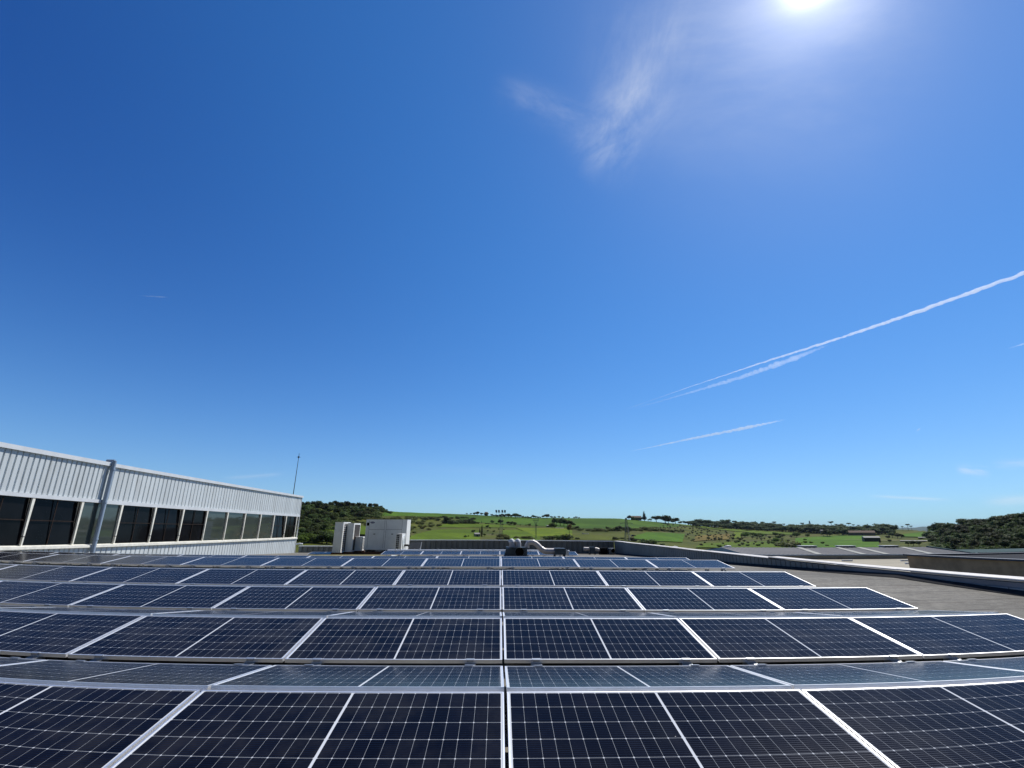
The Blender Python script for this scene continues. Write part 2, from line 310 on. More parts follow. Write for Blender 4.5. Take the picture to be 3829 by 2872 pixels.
TREES={
 'left_wood_skyline':[[-111.0,475.4,2.4],[-112.4,466.8,3.2],[-113.0,456.6,4.7],[-115.5,448.4,6.2],[-118.1,439.7,6.0],[-121.3,433.7,5.4],[-124.3,427.8,5.8],[-127.5,421.1,5.1],[-130.5,414.5,6.3],[-138.6,410.1,6.4],[-134.3,410.9,5.9],[-142.0,406.9,5.6],[-149.4,399.5,6.3],[-144.7,401.0,4.8],[-155.8,392.6,6.2],[-151.6,394.0,5.9],[-162.3,385.2,5.8],[-158.1,386.8,5.9],[-165.2,382.3,5.6]],
 'left_wood':[[-111.2,394.2,7.1],[-116.0,384.6,5.9],[-119.7,380.1,5.6],[-101.0,383.1,6.6],[-133.6,369.9,5.8],[-104.8,378.4,6.7],[-142.3,361.5,6.5],[-149.7,350.9,6.1],[-145.3,350.0,5.5],[-108.7,362.9,5.1],[-141.3,351.4,6.5],[-104.8,361.6,6.6],[-98.7,360.2,5.9],[-112.5,355.2,5.3],[-116.9,349.2,5.9],[-126.5,333.5,6.0],[-121.2,334.4,4.9],[-135.2,327.2,4.8],[-97.0,339.0,6.3],[-123.0,316.0,5.9],[-112.5,317.9,4.8],[-130.9,308.7,4.9],[-101.9,318.8,5.2],[-104.5,307.1,6.1],[-115.0,298.4,4.9],[-108.8,297.8,4.4],[-104.8,298.2,4.5],[-99.2,289.8,5.5],[-115.6,282.7,5.3],[-102.4,273.1,4.5],[-96.9,271.1,4.8],[-106.6,262.9,4.1],[-95.2,258.8,4.6],[-104.0,248.9,5.0],[-91.5,243.0,3.5],[-95.6,236.6,3.9],[-85.9,240.0,4.6],[-92.5,233.9,4.2],[-86.3,233.8,3.4],[-81.8,226.9,4.3],[-83.0,219.9,4.0],[-86.2,206.7,3.1],[-77.5,206.0,4.0],[-82.0,203.8,3.9],[-78.9,204.1,3.3],[-73.7,194.1,3.2],[-71.2,193.4,3.7],[-77.3,189.0,3.3],[-74.4,188.9,2.8],[-66.5,179.7,2.9],[-67.1,175.2,3.2],[-71.2,172.5,2.5]],
 'left_bush_bright':[[-93.7,284.1,2.0],[-91.6,270.1,2.2],[-74.7,213.0,2.8],[-64.8,178.2,2.3],[-64.9,172.8,3.3],[-65.7,169.9,4.0],[-65.7,164.8,3.4]],
 'left_scrub_dark':[[-65.2,189.4,3.3],[-59.2,170.0,4.6],[-60.6,169.5,3.6],[-56.8,168.4,3.9],[-55.6,168.8,2.4]],
 'left_scrub':[[-89.1,371.7,3.0],[-90.4,360.7,3.0],[-89.9,348.0,2.8],[-86.0,344.7,2.8],[-95.8,337.9,2.2],[-92.3,337.5,2.4],[-89.2,338.2,1.8],[-97.8,330.0,2.0],[-99.6,326.6,2.6],[-87.3,326.7,2.5],[-80.7,326.8,1.8],[-104.1,318.9,1.8],[-100.7,317.9,2.3],[-95.8,314.4,2.5],[-93.8,314.6,2.2],[-101.3,307.7,2.6],[-97.8,308.5,2.5],[-103.5,303.0,1.9],[-85.4,305.3,1.7],[-88.7,304.1,1.7],[-100.2,299.7,2.5],[-95.4,295.6,1.8],[-90.8,294.4,2.2],[-80.2,295.7,2.1],[-87.9,288.4,1.8],[-92.5,284.9,1.5],[-93.5,282.6,2.3],[-76.6,280.8,1.8],[-87.8,276.5,2.1],[-92.5,273.7,1.8],[-81.2,273.8,1.7],[-78.3,272.5,1.6],[-92.1,267.5,1.8],[-82.2,266.9,1.8],[-90.4,260.3,1.9]],
 'mid_scrub':[[-57.1,553.7,3.0],[-72.7,530.1,3.5],[-66.5,521.4,3.9],[-58.7,520.4,3.0],[-75.4,516.0,4.5],[-82.0,506.5,2.8],[-76.0,495.7,4.2],[-83.6,487.9,3.1],[-84.9,467.7,3.8],[-80.8,466.4,2.3],[-88.3,464.7,2.5],[-73.1,465.1,2.9],[-64.6,459.7,2.6],[-82.6,440.2,3.9],[-54.6,439.2,2.9],[-68.2,430.7,2.4],[-85.9,424.2,2.0],[-90.9,423.1,2.2],[-88.5,423.0,3.2],[-70.4,423.9,3.4],[-58.9,421.0,3.6],[-75.4,417.2,3.6],[-62.2,409.1,1.9],[-89.7,402.8,2.5],[-87.5,403.0,3.4],[-64.8,398.4,2.2],[-84.1,394.1,2.5],[-89.2,387.3,2.5],[-76.0,384.7,2.0],[-72.3,383.2,1.9],[-85.7,376.1,3.3],[-60.0,380.6,2.5],[-54.7,379.2,2.0],[-87.0,372.2,3.4],[-65.2,374.2,1.8],[-77.7,370.4,2.7],[-79.1,365.6,2.5],[-73.7,357.9,2.7],[-65.2,352.0,2.8],[-70.3,339.4,2.3],[-61.9,339.6,2.8],[-66.1,333.3,1.7],[-78.2,330.5,3.0],[-61.3,324.8,2.9],[-55.0,316.5,1.5],[-74.7,311.7,2.0],[-69.7,312.5,2.3],[-64.9,307.7,2.7],[-61.3,304.5,2.0],[-67.7,299.8,1.7],[-57.8,299.3,2.6],[-54.5,289.6,2.2],[-57.4,287.0,2.6],[-59.3,276.4,2.5],[-61.0,273.0,1.6],[-50.4,268.7,1.8],[-55.5,263.9,2.2],[-58.6,255.4,1.2],[-49.2,254.8,1.7],[-55.0,252.3,2.0],[-56.2,251.3,1.6],[-48.1,237.3,1.1]],
 'hedge':[[-41.0,618.7,2.7],[-33.0,616.7,3.4],[-44.5,614.2,3.1],[-34.7,609.4,3.1],[-46.4,608.3,3.6],[-52.9,603.3,2.9],[-50.4,592.5,2.8],[-58.8,582.7,1.7],[-64.1,582.0,1.8],[-57.0,580.5,2.6],[-64.9,574.2,3.3],[-68.8,570.7,2.1],[32.0,572.0,1.4],[44.7,570.5,1.6],[18.6,571.0,2.0],[25.2,570.7,1.3],[12.2,566.1,1.4],[-3.2,565.6,1.9],[-70.4,559.4,2.3],[3.9,563.4,1.6],[-12.1,559.3,1.3],[-73.0,551.5,2.1],[-14.7,555.8,1.6],[-24.2,550.7,2.4],[-32.1,545.0,4.4],[-35.3,543.4,4.5],[-28.3,540.2,4.1],[-34.1,539.3,4.0],[-39.6,535.5,5.3],[-37.4,530.1,4.8],[-41.4,529.2,4.4],[-43.4,522.3,4.5],[-47.3,511.6,4.2],[-49.9,510.3,4.7],[-44.2,506.4,3.5],[-54.3,495.2,4.9],[-49.6,493.2,4.7],[-51.8,491.4,3.1]],
 'hedge_tall':[[-31.5,542.9,4.8],[-34.1,537.9,6.0],[-37.8,531.0,5.3],[-54.0,491.1,8.0]],
 'field_bush':[[10.7,569.1,4.7],[1.8,568.9,6.3],[18.4,564.5,4.7],[-8.2,562.2,5.0],[14.3,561.8,5.3],[34.5,550.8,4.0],[-11.8,484.1,3.8],[-9.0,478.5,2.1],[4.7,472.1,1.6],[-0.3,470.9,1.8],[-10.1,435.0,1.9],[-4.5,429.0,2.4],[-20.9,396.0,2.9],[-5.0,385.6,1.9],[-10.8,364.8,2.4],[-18.1,362.2,1.8],[-21.6,345.7,1.3],[-22.8,329.7,2.2]],
 'mast_bush':[[12.7,357.7,2.4],[21.7,356.0,3.2],[18.4,354.1,2.8],[24.0,350.5,2.0],[2.7,343.5,4.6],[5.1,339.0,3.4],[0.5,334.4,2.6]],
 'right_mid_bush':[[92.1,362.4,2.1],[97.0,354.8,3.3],[51.8,362.9,3.3],[98.3,351.1,2.4],[84.7,352.5,2.8],[58.0,356.5,2.0],[48.3,355.3,4.8],[43.9,354.6,4.0],[37.9,353.6,3.6],[34.8,353.1,3.2],[111.4,330.9,1.9],[104.6,329.8,4.6],[98.8,327.4,4.2],[101.2,325.8,2.3]],
 'hedge_right':[[236.7,622.9,3.5],[238.3,621.9,2.3],[222.6,605.0,3.1],[224.0,597.9,2.4],[190.9,585.2,4.3],[209.2,577.3,2.3],[206.5,577.1,3.6],[202.4,578.2,3.0],[204.1,575.0,2.3],[184.7,576.0,3.8],[195.8,568.7,2.6],[189.2,568.8,3.9],[191.7,565.7,3.9],[175.6,555.8,5.0],[180.5,550.1,3.0],[177.9,550.1,3.7],[174.1,548.1,3.7],[167.1,549.5,3.0],[166.0,546.1,3.8],[167.8,543.0,2.4],[163.3,542.9,4.8],[168.4,536.3,2.7],[157.1,538.7,2.6],[154.3,536.0,2.8],[152.1,530.4,3.4],[156.9,528.2,2.0],[154.8,523.9,2.7],[146.8,522.1,4.0],[139.6,510.5,2.4],[82.8,521.4,4.2],[134.2,509.1,3.8],[131.4,505.3,4.1],[77.7,515.2,2.9],[86.6,503.5,2.8],[82.8,496.3,3.3],[116.7,489.3,2.4],[118.3,488.3,4.3],[104.5,489.2,3.3],[91.9,491.7,3.2],[120.9,485.3,3.7],[90.1,491.9,2.4],[112.2,486.9,4.0],[96.8,484.9,3.7],[100.7,483.7,4.2],[94.1,481.9,2.5],[106.5,478.4,3.4]],
 'hedge_right_tree':[[138.9,508.3,4.1],[135.3,504.4,5.2],[83.1,512.3,4.3],[126.4,494.7,4.8],[111.1,491.0,4.5],[119.9,485.4,5.6],[97.4,488.0,3.9],[120.0,450.8,3.9]],
 'skyline_tree':[[53.8,737.0,2.5],[43.4,734.5,2.4],[14.2,735.3,2.7],[117.4,724.8,3.7],[121.0,724.2,2.4],[113.8,725.1,2.9],[105.6,724.8,2.4],[24.0,731.1,3.0],[32.8,730.5,2.8],[96.6,724.3,3.2],[66.4,727.6,4.5],[62.3,727.2,2.8],[90.5,723.9,4.1],[27.7,728.6,3.0],[84.7,723.5,3.6],[79.0,723.0,4.0],[51.6,724.7,5.2],[5.8,724.7,2.3],[10.2,724.6,5.2],[5.4,724.6,4.8],[1.5,724.4,3.1],[58.6,721.0,3.6],[36.6,721.8,2.6],[54.5,720.5,4.8],[-11.5,722.2,2.9],[18.0,721.5,1.6],[44.3,719.8,2.9],[18.6,720.5,4.4],[1.3,719.9,4.0],[30.2,716.9,6.0],[35.3,714.6,4.0],[-26.3,714.5,4.4],[-8.0,713.6,2.6],[-4.7,712.8,3.6],[39.1,711.5,3.6],[47.0,710.9,3.2],[-19.4,711.8,6.3],[-10.6,711.3,4.0],[-2.6,710.2,3.1],[42.9,708.3,3.5],[-32.1,703.9,5.9],[-36.7,701.0,4.3],[-41.6,697.5,2.7],[-47.1,692.5,2.3]],
 'skyline_oak':[[71.5,716.6,8.0],[23.8,707.2,8.6],[13.5,706.0,7.5]],
 'copse':[[69.7,608.2,6.8],[71.2,598.1,9.4],[73.7,578.3,10.4],[77.2,573.7,9.6],[87.8,569.7,5.1],[84.9,569.4,7.7],[81.1,569.1,8.9]],
 'copse_green':[[62.2,538.4,6.0],[59.2,538.1,7.8]],
 'brown_tree':[[60.1,412.8,10.2]],
 'farm_tree':[[233.3,736.1,4.7],[229.5,734.7,3.4],[215.6,727.6,5.1],[200.7,718.2,5.8],[193.2,710.2,7.8],[186.5,703.0,2.8]],
 'conifer':[[221.8,729.5,16.1]],
 'ridge_oak':[[284.9,773.6,11.0],[278.4,766.3,6.3],[261.6,739.8,9.6],[244.0,742.3,11.3],[254.1,731.3,14.6]],
 'ridge_small':[[320.8,810.9,6.3],[311.5,802.1,6.7],[300.4,790.4,5.6],[295.3,784.9,4.2]],
 'far_forest':[[481.8,876.3,8.2],[457.4,884.0,11.7],[467.4,874.9,10.3],[496.9,856.0,6.6],[482.7,860.8,10.9],[444.5,879.0,6.2],[506.5,844.0,7.1],[494.7,844.5,7.0],[449.1,864.1,8.7],[426.8,871.8,7.2],[530.9,812.1,9.2],[508.0,823.9,9.1],[426.7,867.6,9.1],[442.0,857.4,12.8],[513.7,813.0,6.8],[415.0,866.5,9.0],[414.6,866.5,9.0],[454.7,844.2,12.6],[460.1,838.4,11.2],[464.6,833.3,9.5],[486.2,820.3,7.3],[445.6,841.6,10.1],[479.3,822.0,9.7],[466.3,828.5,12.7],[401.1,860.6,10.9],[403.1,859.4,13.0],[537.6,782.3,8.2],[471.5,823.5,10.7],[420.9,850.1,9.7],[599.1,735.4,8.4],[399.4,859.8,8.5],[498.0,805.9,9.7],[601.6,731.8,7.1],[424.9,845.0,8.8],[523.0,785.9,8.3],[544.9,770.7,9.8],[585.0,735.6,6.0],[528.5,775.2,9.5],[577.2,738.7,8.0],[495.2,794.8,11.2],[385.8,851.2,6.9],[380.7,851.5,10.3],[482.3,796.9,8.3],[378.9,849.3,7.4],[541.6,753.2,8.4],[550.4,744.3,8.6],[371.8,847.3,9.9],[504.8,775.4,10.6],[370.7,846.8,5.4],[407.4,828.9,6.4],[475.8,791.5,6.8],[399.5,830.8,7.7],[423.1,818.5,6.1],[558.4,732.6,8.8],[416.5,820.9,11.2],[491.1,774.7,12.0],[455.9,795.6,7.4],[433.5,804.9,10.5],[447.2,796.9,6.6],[426.8,807.4,9.9],[493.8,767.7,7.5],[547.7,729.1,7.0],[357.1,837.4,12.4],[354.0,838.7,9.7],[437.5,798.2,6.0],[574.1,704.7,12.9],[350.3,836.8,6.2],[478.5,770.5,8.8],[564.1,708.1,7.5],[401.1,811.2,6.6],[496.6,755.9,8.7],[515.4,742.6,7.4],[453.2,781.9,7.8],[569.5,701.1,7.8],[460.9,775.0,6.9],[560.1,706.2,9.2],[341.2,831.8,6.1],[343.9,829.5,8.2],[467.4,766.5,8.7],[551.0,707.5,12.7],[498.7,744.1,12.4],[501.5,741.7,12.7],[381.2,810.0,8.6],[504.8,739.1,10.9],[435.6,781.1,7.1],[546.5,706.9,9.6],[368.4,813.5,8.5],[334.6,825.3,8.2],[520.3,721.5,8.0],[371.1,808.4,8.1],[353.6,815.8,7.5],[514.2,724.4,9.0],[532.9,706.8,10.1],[564.0,681.0,11.5],[472.5,746.4,11.1],[457.7,755.5,10.0],[523.5,711.3,9.8],[506.5,721.4,8.7],[352.6,805.1,9.3],[473.9,738.2,11.0],[515.2,709.9,10.3],[490.8,724.2,9.9],[486.1,724.5,6.8],[340.8,801.5,8.0],[480.2,726.6,11.0],[476.2,728.9,8.2],[527.3,692.5,6.3],[494.4,715.9,8.9],[519.1,695.5,10.9],[504.9,705.2,6.5],[542.6,675.3,10.6],[324.0,802.2,6.8],[494.4,705.5,6.2],[506.1,696.5,5.6],[542.7,668.3,6.9],[535.0,672.8,10.5],[330.7,793.2,7.0],[496.7,701.0,6.4],[516.6,685.5,5.9],[546.9,661.5,6.1],[528.1,671.3,6.6],[524.5,673.9,11.0],[511.9,667.7,8.3],[494.1,670.5,10.3],[496.6,666.7,5.9]],
 'umbrella_pine':[[520.0,854.2,7.2],[513.2,858.3,9.4],[485.6,874.2,8.3],[579.2,815.2,8.9],[565.0,825.1,7.8],[500.4,865.8,13.3],[586.3,810.1,9.4],[604.6,796.5,7.2],[573.6,819.1,13.3],[483.7,875.2,12.2],[537.7,843.1,11.1],[593.9,804.5,11.1],[467.6,883.9,10.6],[599.0,800.7,8.3],[473.0,881.0,7.8],[609.4,790.2,6.7],[457.2,883.9,6.6],[449.2,880.8,12.1],[431.4,873.7,13.0],[411.8,865.3,7.5],[611.1,731.7,8.5],[403.8,861.8,11.1],[615.4,719.0,6.8],[617.5,711.6,10.5],[389.9,855.7,7.3],[618.9,706.8,7.8],[371.9,847.4,7.7],[355.1,839.2,8.6]],
 'orchard':[[310.9,771.6,2.9],[311.5,759.2,3.2],[314.8,753.7,2.8],[337.8,732.9,3.5],[294.2,750.9,2.4],[307.0,744.3,2.8],[312.0,739.4,2.7],[318.7,734.6,3.4],[317.1,729.4,3.4],[305.1,731.3,3.7],[309.2,727.0,3.1],[337.4,714.3,3.4],[281.2,730.4,2.5],[307.8,717.9,3.1],[290.5,719.3,3.4],[273.2,723.2,3.3],[304.3,694.6,3.5],[257.8,710.3,2.8],[311.5,688.2,2.6],[305.9,689.8,2.9],[278.9,701.1,3.2],[272.6,703.5,2.8],[320.1,675.4,3.4],[264.9,695.6,2.7],[284.3,687.1,2.4],[287.8,682.8,3.1],[243.2,690.3,3.0],[290.6,670.7,3.1],[303.5,664.1,3.2],[253.7,681.2,3.0],[268.6,665.4,3.5],[269.4,658.6,2.7],[238.7,669.9,2.8],[299.1,632.3,2.5],[259.8,648.7,2.1],[226.3,660.9,2.5],[291.6,632.5,3.1],[265.7,632.0,3.3],[241.8,639.4,3.0],[280.1,622.8,2.6],[295.9,614.8,3.1],[225.2,641.4,2.3],[231.3,632.6,2.6],[226.3,634.2,3.0],[262.7,607.1,2.9],[283.6,595.8,2.4],[245.7,610.9,3.2],[213.5,622.7,2.4],[263.0,598.5,2.7],[248.1,603.1,3.2],[228.0,610.8,2.1],[206.3,613.4,2.7],[215.2,608.7,2.1],[270.2,584.1,2.5],[228.4,600.2,2.5],[208.4,602.6,2.0],[258.8,580.8,2.7],[234.0,590.2,2.7],[273.1,570.4,2.2],[214.2,588.3,2.0],[257.2,570.8,2.3],[249.4,573.4,3.1],[256.6,562.9,2.1],[237.1,570.9,2.8],[229.0,560.9,2.2],[219.8,560.5,2.9],[195.6,569.0,1.9],[191.3,567.0,2.0],[231.2,550.8,2.7],[250.4,541.8,2.5],[184.5,563.1,1.9],[233.2,538.2,2.8],[236.1,528.0,2.5],[226.4,514.1,2.2],[213.3,514.8,2.5],[199.5,514.5,2.5],[213.0,494.9,1.8],[195.3,496.3,2.1],[193.1,478.5,2.5],[183.2,460.5,1.7]],
 'orchard_low':[[355.0,678.0,4.1],[368.1,662.3,4.0],[381.7,646.1,4.3],[381.9,626.8,4.1],[332.4,612.4,5.1],[313.7,621.5,3.9],[300.8,616.0,5.2],[335.8,595.8,4.9],[317.8,602.8,4.5],[325.4,589.7,3.1],[316.9,591.2,3.0],[337.4,572.5,3.9],[290.8,586.4,3.0],[310.2,569.0,3.9],[289.3,572.5,3.5],[322.6,553.8,3.9],[311.7,548.2,3.3],[319.9,531.5,4.0],[298.2,533.0,3.3],[266.5,549.4,4.4],[271.0,541.9,4.5],[302.8,514.8,4.3],[264.7,520.4,3.6],[273.6,514.2,2.9],[297.3,489.3,3.0],[236.0,516.1,3.9],[231.3,517.0,3.9],[221.0,508.9,4.3],[282.2,476.9,4.3],[269.6,482.0,3.7],[252.1,488.8,3.2],[235.0,495.0,4.1],[262.3,480.4,3.4],[237.5,484.5,3.7],[266.2,463.2,2.6],[249.4,472.2,2.6],[229.2,454.4,3.9],[187.9,468.1,2.7],[207.4,447.6,2.5],[187.5,440.5,2.3],[211.4,424.9,3.0],[184.8,420.0,2.2],[186.2,396.8,3.2],[164.8,394.7,2.8]],
 'right_field_bush':[[406.2,659.3,4.3],[414.8,643.9,5.1],[382.1,662.9,6.8],[383.6,649.8,5.9],[351.8,664.7,5.8],[394.4,634.7,8.3],[347.5,635.5,6.4],[341.2,634.5,7.2],[319.3,624.4,7.8],[350.9,602.6,5.4],[360.7,565.0,3.0],[308.8,534.8,6.2],[320.2,502.0,3.3],[322.8,496.5,3.0],[327.5,485.6,3.3],[282.2,496.5,3.8],[247.9,500.1,3.7],[305.7,447.4,2.4],[239.7,446.6,3.4],[226.2,439.8,3.0],[176.8,388.2,3.3]],
 'right_scrub':[[268.6,438.7,6.9],[261.3,443.0,6.9],[258.2,442.9,4.0],[260.7,433.8,7.3]],
 'right_mid_tree':[[449.7,662.3,6.2],[438.2,637.8,10.3],[437.3,631.3,8.5],[488.8,589.8,7.7],[484.9,571.0,5.8],[478.9,570.0,6.6],[461.7,564.0,4.9],[415.1,505.9,3.6],[438.6,483.3,9.4],[415.9,455.2,6.2],[379.7,441.3,4.5],[374.9,429.9,5.7],[377.0,426.5,5.1]],
 'right_wood_skyline':[[501.1,540.5,9.8],[469.5,501.0,11.4],[430.1,453.5,9.7],[390.9,407.3,8.5],[355.4,366.2,7.4],[337.9,345.4,5.4],[319.5,318.6,9.0],[312.2,307.1,6.8],[297.2,288.5,6.0],[294.4,282.3,5.4],[290.8,275.4,4.9],[284.0,265.8,5.2],[284.0,262.8,6.9],[283.9,259.7,6.4],[281.2,253.8,5.5],[281.2,250.4,6.7],[278.7,245.9,6.2],[279.0,242.4,6.2]],
 'right_wood':[[391.9,418.4,8.2],[374.6,393.9,9.2],[351.9,366.1,10.0],[339.0,356.7,9.6],[326.2,334.6,7.3],[312.1,328.5,6.9],[308.2,318.4,6.5],[297.4,309.4,7.1],[298.1,296.5,7.0],[285.4,293.5,6.7],[287.7,290.7,8.1],[275.0,290.6,7.0],[278.7,278.5,6.5],[270.3,282.8,6.9],[273.1,264.3,6.8],[259.5,262.4,7.2],[270.0,248.2,6.6],[253.9,258.7,6.1],[262.4,249.1,5.2],[259.1,249.5,5.6],[249.3,257.3,5.1],[264.1,239.4,7.1],[252.7,236.1,6.6],[258.6,226.7,4.7],[251.6,231.0,5.9],[242.6,236.8,6.6],[240.6,229.7,5.9],[234.6,234.8,5.3],[249.1,216.1,5.2],[246.1,218.0,5.8],[237.3,221.9,4.8],[226.3,232.0,4.4],[225.4,228.7,4.3],[238.4,214.5,5.4],[229.5,221.9,5.4],[239.3,209.2,4.5],[220.8,227.9,5.6],[226.8,215.8,5.1],[215.1,210.4,4.7],[222.6,198.5,4.8],[215.3,206.0,4.0],[218.8,202.1,4.5],[222.1,193.1,4.1],[213.8,199.8,4.2],[219.1,192.6,4.0],[216.5,195.3,4.3],[201.7,200.4,4.0],[197.4,199.9,4.0],[202.6,193.0,4.5],[206.1,180.7,4.9],[199.7,185.2,3.9],[201.2,183.3,4.4],[202.1,178.8,5.3],[196.1,184.9,4.9],[190.7,186.2,4.5],[198.1,176.9,5.1],[190.1,183.0,4.2],[192.3,173.7,4.0],[194.1,170.2,4.7],[188.0,172.5,4.3],[181.2,177.8,3.6],[179.6,177.6,5.0],[188.8,167.1,4.9],[182.8,169.4,4.6],[181.1,170.5,4.6],[176.2,168.7,4.2],[181.2,158.9,3.8],[179.4,159.6,4.6],[173.8,159.5,4.5],[167.4,162.5,3.1],[168.1,157.2,3.6],[170.6,152.8,3.4],[162.8,155.8,3.9],[161.8,144.3,3.1],[161.9,142.1,2.9],[157.7,146.2,3.9],[158.1,144.8,3.3],[154.2,135.8,2.9],[152.1,135.7,2.9],[149.1,135.5,3.0]],
 'right_wood_front':[[372.3,407.7,6.0],[355.3,383.4,6.4],[333.3,360.2,4.8],[328.4,351.5,4.8],[323.6,351.5,4.5],[303.9,324.5,3.7],[277.6,291.3,4.1],[271.4,286.0,4.3],[235.6,245.3,3.2],[232.4,240.0,2.7],[218.5,226.2,3.4],[204.2,209.2,2.6],[203.1,206.6,2.4],[184.0,185.2,1.9],[172.6,170.6,2.8],[170.0,169.0,2.7],[162.0,158.9,1.8],[155.5,149.8,2.6],[153.7,149.2,2.3],[153.1,144.6,2.6],[150.2,143.2,1.5],[149.3,139.4,2.3],[145.8,135.5,2.3],[144.8,132.4,1.7]],
 'cypress':[[-12.7,359.2,8.8],[-14.2,357.2,6.6]],
 'slim_cypress':[[-20.2,557.7,3.7]]}
